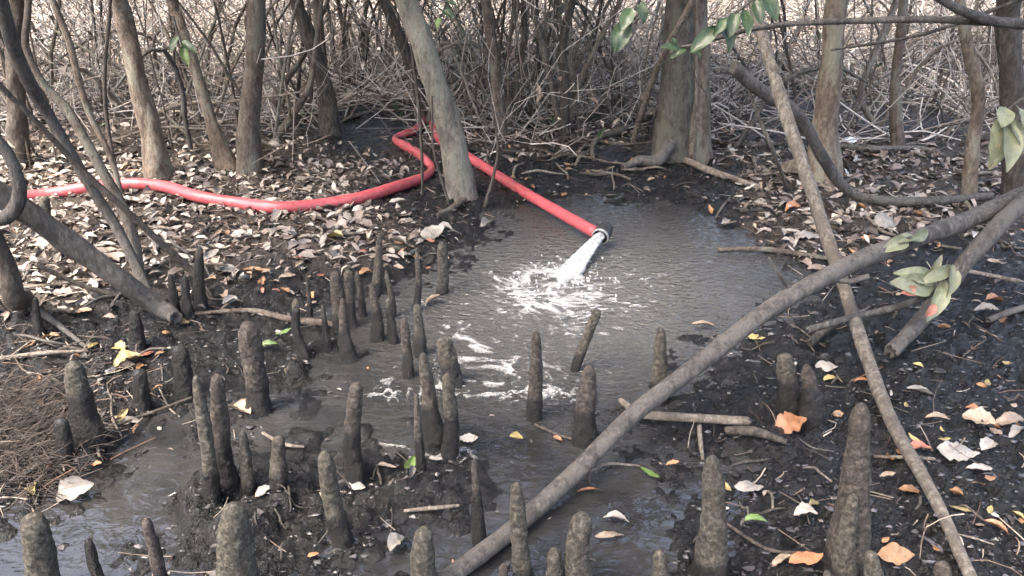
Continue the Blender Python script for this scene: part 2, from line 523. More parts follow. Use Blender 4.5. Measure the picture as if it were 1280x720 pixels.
PLUNGE = flat(708, 345)
M = {
    'ground': mat_ground(), 'water': mat_water(), 'knee': mat_knee(), 'hose': mat_hose(), 'spout': mat_spout(),
    'bark_grey': mat_bark('grey_bark', (0.085, 0.074, 0.060), (0.20, 0.185, 0.155), (0.29, 0.265, 0.22), (0.24, 0.24, 0.195)),
    'bark_brown': mat_bark('brown_bark', (0.045, 0.034, 0.026), (0.115, 0.090, 0.072), (0.21, 0.175, 0.145), (0.17, 0.17, 0.14)),
    'bark_mottled': mat_bark('mottled_bark', (0.06, 0.046, 0.036), (0.15, 0.118, 0.092), (0.25, 0.20, 0.155), (0.24, 0.235, 0.19)),
    'bark_dark': mat_bark('dark_bark', (0.022, 0.018, 0.015), (0.065, 0.054, 0.045), (0.14, 0.12, 0.10)),
    'bark_green': mat_bark('greenish_bark', (0.030, 0.027, 0.022), (0.085, 0.079, 0.065), (0.165, 0.155, 0.13), (0.125, 0.125, 0.095)),
    'bark_pale': mat_bark('pale_bark', (0.075, 0.06, 0.048), (0.22, 0.195, 0.165), (0.36, 0.33, 0.29), (0.13, 0.11, 0.09), scale=1.3),
    'bark_branch': mat_bark('grey_branch_bark', (0.026, 0.023, 0.021), (0.075, 0.069, 0.064), (0.15, 0.141, 0.131), (0.105, 0.10, 0.092), bmp=0.010),
    'litter': mat_attr('dry_litter', 0.62), 'sticks': mat_attr('dead_sticks', 0.75), 'green': mat_attr('crown_leaves', 0.45, bmp=False),
    'clods': mat_attr('mud_clods', 0.22), 'foam': mat_foam(),
    'leaf_pale': mat_leaf('pale_dead_leaf', (0.165, 0.15, 0.135), (0.29, 0.27, 0.245), (0.09, 0.07, 0.05)),
    'leaf_tan': mat_leaf('tan_dead_leaf', (0.16, 0.12, 0.085), (0.28, 0.22, 0.165), (0.08, 0.05, 0.035)),
    'leaf_brown': mat_leaf('brown_dead_leaf', (0.15, 0.075, 0.035), (0.30, 0.17, 0.08), (0.05, 0.03, 0.02)),
    'leaf_orange': mat_leaf('orange_dead_leaf', (0.22, 0.09, 0.04), (0.36, 0.18, 0.095), (0.10, 0.045, 0.025)),
    'leaf_yellow': mat_leaf('yellow_leaf', (0.21, 0.16, 0.055), (0.33, 0.27, 0.12), (0.11, 0.075, 0.035)),
    'leaf_green': mat_leaf('green_leaf', (0.06, 0.12, 0.025), (0.12, 0.19, 0.055), (0.18, 0.16, 0.05)),
    'leaf_dark_green': mat_leaf('dark_green_leaf', (0.018, 0.036, 0.015), (0.038, 0.070, 0.028), (0.06, 0.055, 0.03), 0.45),
    'leaf_sage': mat_leaf('sage_leaf', (0.115, 0.130, 0.075), (0.19, 0.20, 0.125), (0.16, 0.11, 0.06), 0.5),
    'leaf_red': mat_leaf('reddish_leaf', (0.26, 0.08, 0.05), (0.36, 0.17, 0.12), (0.12, 0.05, 0.03)),
    'coupling': mat_plain('worn_steel', (0.42, 0.42, 0.41), 0.4, 0.6, 60, 0.6),
    'rubber': mat_plain('black_rubber', (0.025, 0.025, 0.026), 0.5),
    'scrap': mat_plain('pale_plastic', (0.62, 0.70, 0.76), 0.35, 0.9),
}

# ------------------------------------------------------------------ ground and water
def build_ground():
    nc, nr = 700, 800
    t = np.linspace(-1.35, 1.35, nc)
    y = np.exp(np.linspace(math.log(1.0), math.log(91.0), nr)) - 1.0 + 0.35
    Y, T = np.meshgrid(y, t, indexing='ij')
    X = T * (Y + 0.9)
    Z = H(X.ravel(), Y.ravel()).reshape(X.shape)
    L = litter_amount(X.ravel(), Y.ravel())
    V = np.stack([X, Y, Z], -1).reshape(-1, 3)
    i, j = np.meshgrid(np.arange(nr - 1), np.arange(nc - 1), indexing='ij')
    F = np.stack([i * nc + j, i * nc + j + 1, (i + 1) * nc + j + 1, (i + 1) * nc + j], -1).reshape(-1, 4)
    o = link('ground', mesh_from('ground', V, F, attr={'litter': L}), M['ground'])
    o['kind'] = 'structure'
build_ground()

def build_water():
    x0, x1, y0, y1 = -2.6, 2.2, 0.36, 5.2
    V = [(x0, y0, 0), (x1, y0, 0), (x1, y1, 0), (x0, y1, 0)]
    o = link('water', mesh_from('water', V, [(0, 1, 2, 3)], smooth=False), M['water'])
    o['kind'] = 'structure'
build_water()

# ------------------------------------------------------------------ leaf shapes
def leaf_grid(L, W, cup, arch, twist=0.0, tipcurl=0.0, nu=8, nv=5, ragged=0.0, rs=None):
    u = np.linspace(0, 1, nu)
    v = np.linspace(-1, 1, nv)
    wid = np.sin(math.pi * np.clip(u, 0, 1) ** 0.85) ** 0.75 * W / 2
    wid[0] = W * 0.03; wid[-1] = W * 0.03
    U, Vv = np.meshgrid(u, v, indexing='ij')
    x = (U - 0.5) * L
    yy = Vv * wid[:, None]
    if ragged and rs is not None:
        yy = yy * (1 + ragged * (rs.random(yy.shape) - 0.5)); x = x + ragged * L * 0.06 * (rs.random(x.shape) - 0.5)
    z = cup * W * Vv ** 2 * np.sin(math.pi * U) - arch * L * (U - 0.5) ** 2 * 4 + tipcurl * L * np.maximum(U - 0.55, 0) ** 2 * 4
    if rs is not None:
        z = z + (rs.random(z.shape) - 0.5) * 0.13 * W
    a = twist * (U - 0.5)
    y2 = yy * np.cos(a) - z * np.sin(a); z2 = yy * np.sin(a) + z * np.cos(a)
    P = np.stack([x, y2, z2], -1).reshape(-1, 3)
    i, j = np.meshgrid(np.arange(nu - 1), np.arange(nv - 1), indexing='ij')
    F = np.stack([i * nv + j, i * nv + j + 1, (i + 1) * nv + j + 1, (i + 1) * nv + j], -1).reshape(-1, 4)
    return P, F, np.stack([U, (Vv + 1) / 2], -1).reshape(-1, 2)

def leaf_me(name, *a, **k):
    P, F, UV = leaf_grid(*a, **k)
    me = mesh_from(name, P, F)
    uv = me.uv_layers.new(name='UVMap')
    idx = np.zeros(len(me.loops), np.int32); me.loops.foreach_get('vertex_index', idx)
    uv.data.foreach_set('uv', UV[idx].astype(np.float32).ravel())
    return me

def rotmat(rx, ry, rz):
    cx, sx, cy, sy, cz, sz = math.cos(rx), math.sin(rx), math.cos(ry), math.sin(ry), math.cos(rz), math.sin(rz)
    return (np.array([[cz, -sz, 0], [sz, cz, 0], [0, 0, 1]]) @ np.array([[cy, 0, sy], [0, 1, 0], [-sy, 0, cy]])
            @ np.array([[1, 0, 0], [0, cx, -sx], [0, sx, cx]]))

# ------------------------------------------------------------------ trees
def crown_mesh(name, seed, R=1.75, n=4200):
    rs = np.random.default_rng(seed)
    nc = 15
    C = rs.normal(size=(nc, 3)); C /= np.linalg.norm(C, axis=1)[:, None]
    C *= (rs.random((nc, 1)) ** 0.45) * np.array([R, R, R * 0.55])
    k = rs.integers(0, nc, n)
    P = C[k] + rs.normal(size=(n, 3)) * np.array([0.26, 0.26, 0.14])
    L = rs.uniform(0.08, 0.13, n); W = L * 0.48
    base = np.array([[-.5, 0, 0], [0, -.5, .12], [.5, 0, -.05], [0, .5, .12]])
    V = np.zeros((n, 4, 3)); colr = np.zeros((n, 4, 3))
    for i in range(n):
        m = rotmat(rs.normal() * 0.6, rs.normal() * 0.6, rs.random() * 6.28)
        V[i] = (base * [L[i], W[i], L[i]]) @ m.T + P[i]
        t = rs.random()
        colr[i] = np.array([0.03, 0.06, 0.02]) * (1 - t) + np.array([0.07, 0.12, 0.04]) * t
    F = np.arange(n * 4).reshape(-1, 4)
    me = mesh_from(name, V.reshape(-1, 3), F, smooth=False, col=colr.reshape(-1, 3))
    me.materials.append(M['green'])
    return me
CROWNS = [crown_mesh('crown', 11), crown_mesh('crown', 12), crown_mesh('crown', 13)]
_tree_n = [0]

def shade_bough(ob, start, end, r, scale, mat):
    # unseen limb and crown, added over the foreground to shade it
    o0 = np.array(ob.location)
    mid = (np.array(start) + np.array(end)) / 2 + np.array([0, 0, .25])
    tube_obj('limb', [start, mid, end], [r, r * .7, r * .3], mat, ob, sides=6, step=.15, seed=2)
    c = link('crown', CROWNS[int(abs(end[0]) * 10) % 3], None, ob)
    c.location = np.array(end) - o0; c.scale = (scale,) * 3; c.rotation_euler = (0, 0, end[0])

def tree(name, pts, widths, label, mat, cat='tree', lean=(0, 0), crown=1.0, group=None, top=3.6, flare=1.5, rough=0.16, sides=14, dY=0.0, roots=0):
    """pts: pixel places from the base up; the base stands on the ground, the rest rises over it"""
    _tree_n[0] += 1; k = _tree_n[0]
    widths = [w * .86 for w in widths]
    b = ground(*pts[0])
    Y = b[1]
    P, R = [b - np.array([0, 0, 0.08])], [px2m(b, widths[0]) / 2 * flare]
    p1 = at_dist(pts[1][0], pts[1][1], Y + dY * 0.3)
    P.append(b * 0.8 + p1 * 0.2); R.append(px2m(b, widths[0]) / 2 * (0.6 + 0.4 * flare) * 0.95)
    for i, (u, v) in enumerate(pts[1:], 1):
        p = at_dist(u, v, Y + dY * (i / (len(pts) - 1)))
        P.append(p); R.append(px2m(p, widths[i]) / 2)
    # on above the picture
    d = P[-1] - P[-2]; d /= np.linalg.norm(d)
    rs = np.random.default_rng(500 + k)
    while P[-1][2] < top:
        d = d * 0.75 + np.array([rs.normal() * 0.10 - 0.05 * np.sign(b[0]), rs.normal() * 0.08 - (0.26 if k in (1, 2, 4, 10, 11) else 0.0), 0.36]); d /= np.linalg.norm(d)  # some unseen tops are bent forward to shade the foreground
        P.append(P[-1] + d * 0.6); R.append(R[-1] * 0.9)
    root = empty(name, b)
    tag(root, label, cat, group)
    tube_obj('trunk', P, R, mat, root, origin=b, sides=20, step=0.035, rough=rough * 1.5, seed=k, freq=1.4)
    for q in range(roots):
        a = rs.random() * 6.28
        rr = R[0] * 0.45
        pr = [b + np.array([math.cos(a) * R[0] * 0.3, math.sin(a) * R[0] * 0.3, rr * 1.6]),
              b + np.array([math.cos(a) * R[0] * 1.4, math.sin(a) * R[0] * 1.4, rr * 0.7]),
              b + np.array([math.cos(a + .3) * R[0] * 2.8, math.sin(a + .3) * R[0] * 2.8, -0.03])]
        tube_obj('root', pr, [rr, rr * 0.8, rr * 0.4], mat, root, origin=b, sides=8, step=0.04, rough=0.15, seed=k * 7 + q)
    if crown > 0:
        tip = P[-1]
        for q in range(3):
            a = q * 2.1 + rs.random()
            e = tip + np.array([math.cos(a) * 0.8, math.sin(a) * 0.8, 0.35 + rs.random() * 0.3]) * crown
            tube_obj('limb', [P[-2], (P[-2] + e) / 2 + np.array([0, 0, 0.1]), e], [R[-2] * 0.6, R[-2] * 0.4, 0.008], mat, root, origin=b, sides=6, step=0.15, seed=k + q)
        c = link('crown', CROWNS[k % 3], None, root)
        c.location = tip - b + np.array([0, 0, 0.3]); c.scale = (crown,) * 3
        c.rotation_euler = (0, 0, rs.random() * 6.28)
    return root

tree('mangrove_tree', [(578, 246), (569, 200), (553, 130), (530, 60), (508, 0)], [43, 40, 37, 34, 31],
     'leaning grey mangrove trunk with the red hose passing behind it', M['bark_grey'], flare=1.15, roots=0)
tree('mangrove_tree', [(840, 196), (846, 120), (850, 50), (853, 0)], [56, 54, 50, 50],
     'thick greenish grey mangrove trunk with a curved root at its foot', M['bark_green'], flare=1.12, roots=0)
tree('mangrove_tree', [(872, 198), (874, 120), (873, 60), (872, 0)], [38, 32, 30, 30],
     'brown trunk pressed against the right side of the thick greenish trunk', M['bark_brown'], flare=1.4, crown=0.8)
tree('mangrove_tree', [(200, 219), (190, 170), (175, 110), (158, 40), (148, 0)], [40, 31, 28, 26, 25],
     'brown lower and pale grey upper trunk rising behind the hose at left', M['bark_mottled'], flare=1.3, roots=0)
tree('mangrove_tree', [(285, 212), (264, 150), (246, 95), (224, 25), (214, 0)], [30, 17, 16, 15, 14],
     'slender grey trunk leaning left between the brown trunk and the upright dark one', M['bark_mottled'], flare=1.3, crown=0.6)
tree('mangrove_tree', [(311, 214), (311, 150), (318, 80), (320, 0)], [36, 30, 28, 27],
     'upright dark brown trunk standing left of the black stump-footed tree', M['bark_brown'], flare=1.2, crown=0.65)
tree('mangrove_tree', [(412, 166), (408, 120), (394, 70), (376, 20), (370, 0)], [28, 24, 22, 20, 20],
     'dark trunk with a black foot standing in the bare mud patch', M['bark_dark'], flare=1.3, crown=0.55)
tree('mangrove_tree', [(1027, 226), (1031, 150), (1039, 80), (1046, 0)], [44, 34, 30, 30],
     'mottled pale brown trunk behind the long pale leaning stick', M['bark_mottled'], flare=1.5, roots=1)
tree('mangrove_tree', [(1211, 250), (1216, 180), (1223, 120), (1211, 65), (1200, 0)], [20, 18, 18, 17, 15],
     'thin crooked trunk with pale patches near the right edge', M['bark_mottled'], flare=1.2, crown=0.9)
tree('mangrove_tree', [(1272, 250), (1268, 130), (1262, 0)], [40, 34, 30],
     'dark trunk cut by the right edge behind the pale green hanging leaves', M['bark_dark'], flare=1.2, crown=1.0)
tree('mangrove_tree', [(24, 205), (20, 120), (18, 50), (20, 0)], [30, 24, 22, 20],
     'dark trunk near the left edge behind the bent stems', M['bark_dark'], flare=1.3, crown=0.9)
tree('mangrove_tree', [(1122, 190), (1119, 110), (1126, 40), (1130, 0)], [18, 15, 13, 12],
     'slim brown trunk right of the mottled trunk behind a lying branch', M['bark_brown'], flare=1.4, crown=0.7)

# ------------------------------------------------------------------ saplings and stems one can pick out
def stem(name, pts, widths, label, mat, cat='sapling', group=None, Ys=None, sides=7, rough=0.12, step=0.05, wob=0.0, ext=True, flare=1.0):
    """pts: (u, v) from the foot up; Ys: distances (None = the foot's own distance all along)"""
    P, R = [], []
    b = ground(*pts[0])
    for i, (u, v) in enumerate(pts):
        if i == 0:
            p = b - np.array([0, 0, 0.03])
        else:
            p = at_dist(u, v, b[1] if Ys is None else Ys[i])
        P.append(p); R.append(px2m(p, widths[i] if isinstance(widths, (list, tuple)) else widths) / 2)
    R[0] *= flare
    if ext:
        d = P[-1] - P[-2]; d /= np.linalg.norm(d)
        for q in range(3):
            d = d * 0.8 + np.array([0, 0, 0.25]); d /= np.linalg.norm(d)
            P.append(P[-1] + d * 0.45); R.append(R[-1] * 0.8)
    o = tube_obj(name, P, R, mat, sides=sides, step=step, rough=rough, wob=wob, seed=int(abs(pts[0][0]) * 7 + pts[0][1]))
    return tag(o, label, cat, group)

# left side bent stems
stem('sapling', [(186, 362), (149, 291), (109, 227), (62, 146), (44, 118), (20, 68), (2, 6)], [13, 13, 13, 14, 17, 18, 18],
     'thick bent grey stem crossing in front of the hose near the left edge', M['bark_branch'], Ys=[0, 3.0, 3.0, 2.95, 2.9, 2.8, 2.7])
stem('sapling', [(174, 350), (161, 279), (121, 202), (82, 134), (56, 108), (32, 58), (36, 0)], [15, 14, 13, 12, 10, 9, 8],
     'crooked brown stem just right of the thick bent grey stem', M['bark_brown'], Ys=[0, 3.1, 3.15, 3.2, 3.2, 3.2, 3.2])
stem('sapling', [(268, 378), (247, 347), (200, 303), (160, 265), (100, 210), (28, 134), (-6, 100)], [8, 9, 9, 8, 8, 7, 7],
     'thin dark stem slanting across the hose down to the leafy bank', M['bark_dark'], Ys=[0, 2.9, 2.85, 2.8, 2.75, 2.65, 2.6])
stem('sapling', [(152, 246), (140, 200), (111, 140), (96, 90), (86, 50), (66, 0)], [6, 7, 8, 9, 9, 8],
     'slim light brown stem rising behind the bent stems at left', M['bark_brown'])
stem('sapling', [(150, 235), (135, 160), (131, 90), (138, 0)], [5, 5, 5, 4],
     'very thin dark stem beside the brown and grey trunk', M['bark_dark'])
stem('sapling', [(404, 158), (403, 90), (399, 40), (397, 0)], [14, 14, 13, 13],
     'upright brown stem growing behind the black footed trunk', M['bark_brown'])
stem('sapling', [(528, 152), (524, 115), (505, 60), (480, 0)], [14, 15, 14, 13],
     'dark stem leaning left behind the leaning grey trunk', M['bark_dark'])
stem('sapling', [(528, 245), (527, 190), (524, 140), (518, 90), (510, 40), (486, 0)], [4, 4, 4, 4, 3, 3],
     'very thin black stem standing in front of the hose fold', M['bark_dark'])
stem('sapling', [(563, 255), (549, 215), (541, 180), (540, 120)], [4, 3, 3, 2],
     'wispy dark shoot at the left foot of the leaning grey trunk', M['bark_dark'], ext=False)
stem('sapling', [(604, 258), (618, 215), (622, 180), (612, 120)], [5, 4, 3, 2],
     'wispy dark shoot at the right foot of the leaning grey trunk', M['bark_dark'], ext=False)
stem('sapling', [(628, 172), (622, 120), (616, 60), (606, 0)], [17, 15, 14, 12],
     'reddish brown stem rising right of the leaning grey trunk', M['bark_brown'])
stem('sapling', [(704, 168), (706, 110), (703, 60), (716, 0)], [15, 12, 10, 9],
     'dark forked looking stem in the thicket midway between the two big trunks', M['bark_dark'])
stem('sapling', [(702, 166), (690, 110), (676, 50), (664, 0)], [9, 8, 8, 7],
     'thin stem leaning left from the foot of the dark forked looking stem', M['bark_brown'])
stem('sapling', [(708, 165), (726, 100), (752, 45), (776, 0)], [7, 7, 6, 6],
     'thin stem leaning right from the foot of the dark forked looking stem', M['bark_brown'])
stem('sapling', [(642, 156), (646, 100), (655, 50), (654, 0)], [9, 8, 8, 7],
     'slim stem just right of the reddish brown stem', M['bark_brown'])
stem('sapling', [(790, 178), (806, 130), (820, 90), (836, 55), (866, 0)], [7, 8, 8, 8, 8],
     'pale curved stem leaning across the thick greenish trunk', M['bark_pale'], Ys=[0, 5.1, 4.9, 4.7, 4.5])
stem('vine', [(868, 205), (870, 140), (871, 70), (872, 0)], [4, 4, 4, 4],
     'thin pale vine hanging down the brown trunk at centre right', M['bark_pale'], cat='vine', Ys=[0, 4.7, 4.7, 4.7])
stem('sapling', [(1100, 160), (1075, 120), (1092, 70), (1112, 20), (1120, 0)], [7, 8, 8, 7, 7],
     'pale bent stem right of the mottled pale brown trunk', M['bark_pale'])
stem('sapling', [(338, 150), (352, 110), (378, 72), (392, 40), (410, 0)], [8, 8, 7, 6, 5],
     'thin stem arching right from behind the upright dark brown trunk', M['bark_brown'])
stem('sapling', [(345, 170), (372, 135), (386, 110), (392, 80)], [12, 9, 8, 7],
     'pale curved root stem leading up to the black footed trunk', M['bark_brown'])

for o_ in [o for o in bpy.data.objects if o.get('label', '').startswith(('thick bent grey stem', 'crooked brown stem just'))]:
    t_ = np.array(max((v.co for v in o_.data.vertices), key=lambda c: c.z)) + np.array(o_.location)
    e_ = (-1.6, 0.9, 3.3) if o_['label'].startswith('thick') else (-.1, 0.2, 3.7)
    shade_bough(o_, t_ - np.array([0, 0, .05]), e_, .025, .95, M['bark_branch'])  # unseen leafy ends added to these stems to dim the front

# thickets of slender stems in the back: many, told apart only by where they grow
def thicket(n, u0, u1, v0, v1, label, group, mats, wmin, wmax, leanx=0.75, seed=0):
    rs = np.random.default_rng(seed)
    for k in range(n):
        u, v = rs.uniform(u0, u1), rs.uniform(v0, v1)
        b = ground(u, v)
        h = rs.uniform(1.4, 2.6)
        lx, ly = rs.normal() * leanx, rs.normal() * 0.2
        r = px2m(b, rs.uniform(wmin, wmax)) / 2
        P = [b - [0, 0, 0.03], b + np.array([lx * 0.35 + rs.normal() * 0.05, ly * 0.3, h * 0.4]), b + np.array([lx, ly, h * 0.75]), b + np.array([lx * 1.5 + rs.normal() * 0.1, ly * 1.5, h])]
        o = tube_obj('sapling', P, [r, r * 0.9, r * 0.75, r * 0.5], M[mats[k % len(mats)]], sides=5, step=0.18, rough=0.1, wob=0.03, seed=seed * 100 + k)
        if k % 4 == 0:
            c = link('crown', CROWNS[k % 3], None, o); c.location = P[-1] - P[0] + np.array([0, 0, .35]); c.scale = (.62, .62, .62); c.rotation_euler = (0, 0, k)  # unseen crowns added to some saplings to shade the background
        look = ('thin ' if r < px2m(b, (wmin + wmax) / 2) / 2 else 'stouter ') + {'bark_brown': 'brown', 'bark_dark': 'blackish', 'bark_pale': 'pale', 'bark_grey': 'grey'}[mats[k % len(mats)]]
        way = 'leaning left' if lx < -0.22 else 'leaning right' if lx > 0.22 else 'upright'
        tag(o, label.replace('slender bare stem', look + ' stem ' + way), 'sapling', group)
thicket(44, 580, 800, 95, 165, 'slender bare stem in the thicket between the big trunks', 'stems of the middle thicket', ['bark_brown', 'bark_dark', 'bark_pale', 'bark_grey'], 2, 5, seed=31)
thicket(26, 420, 520, 75, 125, 'slender bare stem in the thicket behind the mud patch', 'stems behind the mud patch', ['bark_brown', 'bark_dark', 'bark_pale'], 2, 5.5, seed=32)
thicket(22, 215, 400, 110, 195, 'slender bare stem among the trunks left of the mud patch', 'stems among the left trunks', ['bark_dark', 'bark_brown', 'bark_grey'], 2, 5.5, seed=33)
thicket(16, 0, 140, 110, 210, 'slender bare stem at the far left behind the bent stems', 'stems at the far left', ['bark_dark', 'bark_brown', 'bark_pale'], 2, 5, seed=34)
thicket(24, 910, 1270, 75, 170, 'slender bare stem behind the mottled and crooked trunks', 'stems of the right thicket', ['bark_dark', 'bark_pale', 'bark_brown'], 2, 5, seed=35)

def arching(n, u0, u1, v0, v1, label, group, seed):
    rs = np.random.default_rng(seed)
    mats = ['bark_pale', 'bark_branch', 'bark_brown', 'bark_pale']
    for k in range(n):
        b = ground(rs.uniform(u0, u1), rs.uniform(v0, v1))
        a = rs.uniform(0, 6.28); L = rs.uniform(.7, 1.7); h = rs.uniform(.15, .75)
        e = np.array([math.cos(a), math.sin(a) * .5, 0]) * L
        r = rs.uniform(.008, .02)
        end = b + e; end[2] = max(hz(end[0], end[1]), 0) + rs.uniform(0, .5)
        P = [b - [0, 0, .02], b + e * .25 + np.array([rs.normal() * .06, 0, h * .8]), b + e * .6 + np.array([rs.normal() * .06, 0, h]), end]
        o = tube_obj('arching_stem', P, [r, r * .9, r * .75, r * .5], M[mats[k % 4]], sides=6, step=.08, rough=.15, wob=.03, seed=seed * 9 + k, jag=True)
        tag(o, label, 'stem', group)
arching(14, 430, 800, 90, 165, 'bare arching stem fallen among the middle thicket', 'fallen arching stems in the middle', 91)
arching(12, 20, 400, 90, 190, 'bare arching stem fallen among the left trunks', 'fallen arching stems at left', 92)
arching(12, 900, 1260, 90, 190, 'bare arching stem fallen among the right trunks', 'fallen arching stems at right', 93)

# ------------------------------------------------------------------ leaning and fallen branches
def branch(name, pts, widths, label, mat, cat='branch', group=None, sides=10, rough=0.13, step=0.03, wob=0.004, parent=None, freq=1.0):
    """pts: (u, v, Y) with Y the distance in front, or None to lie on the ground there"""
    P, R = [], []
    for i, q in enumerate(pts):
        w = widths[i] if isinstance(widths, (list, tuple)) else widths
        if len(q) == 2 or q[2] is None:
            p = ground(q[0], q[1]); p[2] += px2m(p, w) * 0.5 + (.02 if w > 9 else .006)
        else:
            g = ground(q[0], q[1])
            p = at_dist(q[0], q[1], min(q[2], g[1] - px2m(g, w) * .6))
        P.append(p); R.append(px2m(p, w) / 2)
    o = tube_obj(name, P, R, mat, parent, jag=True, sides=sides, rough=rough * 1.4, step=step, wob=wob * 1.5, seed=int(pts[0][0] * 3 + pts[0][1]), freq=freq)
    if parent is None: tag(o, label, cat, group)
    return o

big = branch('fallen_branch', [(548, 730, 1.36), (640, 662, 1.52), (720, 590, 1.68), (800, 512, 1.86), (880, 450, 2.02), (960, 388, 2.18), (1045, 340, 2.36), (1130, 304, 2.55), (1210, 276, 2.72), (1330, 222, 2.95)],
             [24, 23.5, 23, 22.5, 22.5, 23, 23, 23, 24, 26], 'long thick grey branch slanting across the pool from the bottom up to the right edge', M['bark_branch'], sides=14, freq=0.6)
def twig_of(par, pts, widths, mat):
    P = [at_dist(*q) for q in pts]
    R = [px2m(p, w) / 2 for p, w in zip(P, widths)]
    tube_obj('side_twig', P, R, mat, par, sides=6, step=0.02, wob=0.003, rough=0.1, seed=int(pts[0][0]))
twig_of(big, [(1012, 366, 2.27), (990, 362, 2.25), (976, 345, 2.24), (962, 322, 2.24)], [7, 6, 5, 2], M['bark_branch'])
twig_of(big, [(1040, 348, 2.34), (1062, 352, 2.33), (1086, 346, 2.33)], [7, 7, 8], M['bark_branch'])
twig_of(big, [(742, 574, 1.7), (736, 588, 1.69), (738, 606, 1.69)], [5, 4, 2], M['bark_branch'])
second = branch('fallen_branch', [(1112, 452, None), (1150, 402, 2.46), (1190, 350, 2.52), (1230, 302, 2.6), (1270, 262, 2.68), (1330, 212, 2.8)], [18, 20, 21, 22, 22, 24],
                'shorter thick branch with a broken end resting on the mud below the long grey branch', M['bark_branch'], sides=12)
branch('leaning_stick', [(1212, 742, None), (1160, 628, None), (1112, 520, 1.98), (1075, 420, 2.35), (1045, 330, 2.62), (1012, 230, 2.85), (985, 150, 3.05), (957, 60, 3.25), (938, -10, 3.4)],
       [15, 16, 17, 17, 17, 17, 17, 15, 14], 'long pale straight stick leaning from the bottom right up to the top', M['bark_pale'], cat='stick', sides=10, freq=0.6)
log = branch('fallen_log', [(222, 412, None), (205, 386, 2.66), (150, 348, 2.62), (90, 306, 2.58), (30, 262, 2.52), (-40, 215, 2.45)], [18, 22, 26, 29, 28, 28],
             'weathered grey log slanting down from the left edge to the mud', M['bark_branch'], cat='log', sides=14, rough=0.2)
branch('bent_root', [(-30, 275, 2.4), (8, 272, 2.42), (24, 248, 2.42), (22, 222, 2.42), (8, 190, 2.42), (-30, 150, 2.4)], [18, 18, 17, 16, 15, 14],
       'bent pale grey root curling in from the left edge above the log', M['bark_branch'], cat='root', sides=10)
branch('stump', [(30, 395, None), (18, 370, 2.5), (6, 330, 2.48), (-14, 290, 2.45)], [34, 28, 24, 24],
       'dark mossy stump leaning at the left edge under the log', M['bark_dark'], cat='stump', sides=10, rough=0.25)
branch('curved_branch', [(918, 86, 3.75), (940, 104, 3.78), (962, 121, 3.8), (986, 133, 3.82), (1004, 152, 3.84), (1030, 198, 3.9), (1056, 236, 3.96), (1092, 260, None), (1160, 262, None), (1236, 255, None)],
       [17, 16, 16, 16, 15, 14, 13, 12, 12, 10], 'grey curved branch bending down before the mottled trunk and along the ground', M['bark_branch'], sides=10)
branch('stick', [(858, 206, None), (896, 222, None), (962, 242, None)], [8, 9, 6], 'pale stick lying on the litter at the foot of the big trunk pair', M['bark_pale'], cat='stick')
st = branch('stick', [(776, 506, None), (800, 528, None), (860, 533, None), (932, 537, None)], [7, 11, 11, 11], 'short pale birch like stick lying below the long grey branch', M['bark_pale'], cat='stick', sides=10)
branch('stick', [(874, 536, None), (875, 552, 1.86), (878, 578, None)], [6, 6, 4], 'little pale peg stuck down from the birch like stick', M['bark_pale'], cat='stick')
branch('stick', [(908, 549, None), (940, 552, None), (980, 558, None)], [10, 12, 8], 'dark wet piece of wood beside the birch like stick', M['bark_dark'], cat='stick')
fork = branch('forked_twig', [(1010, 412, 2.42), (1060, 398, 2.42), (1120, 384, 2.42), (1165, 366, 2.42), (1196, 340, 2.42), (1204, 318, 2.42)], [9, 9, 9, 8, 6, 4],
              'thin forked twig carrying sage green leaves before the broken branch', M['bark_branch'], cat='twig')
branch('stick', [(1010, 438, None), (1030, 420, None), (1046, 410, None)], [10, 10, 8], 'stubby dark stick under the forked twig', M['bark_dark'], cat='stick')
branch('root', [(846, 158, 5.0), (836, 182, 4.85), (820, 201, 4.75), (800, 210, None), (780, 214, None)], [16, 19, 16, 12, 8], 'thick curved pale root at the foot of the greenish trunk', M['bark_branch'], cat='root')
branch('root', [(814, 140, 4.85), (806, 156, None), (776, 168, None), (750, 176, None), (741, 186, None), (742, 202, None)], [9, 9, 8, 8, 7, 5], 'crooked root arching over the mud left of the greenish trunk', M['bark_brown'], cat='root')
branch('overhead_branch', [(838, 66, 2.7), (870, 56, 2.7), (905, 46, 2.68), (945, 36, 2.66), (1000, 29, 2.64), (1080, 26, 2.62), (1180, 25, 2.6), (1240, 28, 2.6), (1330, 34, 2.6)], [4, 5, 6, 6, 7, 8, 9, 11, 12],
       'thin grey branch running level across the top right corner', M['bark_branch'])
OB_ = bpy.data.objects['overhead_branch']
shade_bough(OB_, at_dist(1330, 34, 2.6) - np.array([.02, 0, 0]), (1.7, 1.0, 3.3), .02, 1.0, M['bark_branch'])  # unseen crown added beyond the branch to darken the foreground
branch('overhead_branch', [(1160, -12, 2.55), (1190, 6, 2.56), (1222, 20, 2.57), (1262, 29, 2.58), (1330, 30, 2.58)], [10, 11, 12, 12, 12],
       'grey branch dropping in from the top to join the level branch', M['bark_branch'])
branch('overhead_branch', [(1040, 62, 2.9), (1120, 50, 2.9), (1180, 36, 2.88), (1260, 6, 2.86), (1300, -10, 2.84)], [3, 4, 5, 5, 5],
       'very thin dark twig sloping below the level branch at top right', M['bark_dark'], cat='twig')
branch('twig', [(982, 238, None), (968, 190, 3.9), (950, 150, 3.85), (936, 112, 3.8)], [5, 5, 5, 3], 'thin wavy pale twig hanging from the end of the curved branch', M['bark_pale'], cat='twig')
branch('stick', [(1050, 187, None), (1090, 191, None), (1150, 190, None), (1180, 198, None)], [7, 8, 7, 5], 'grey stick lying across behind the mottled trunk foot', M['bark_branch'], cat='stick')
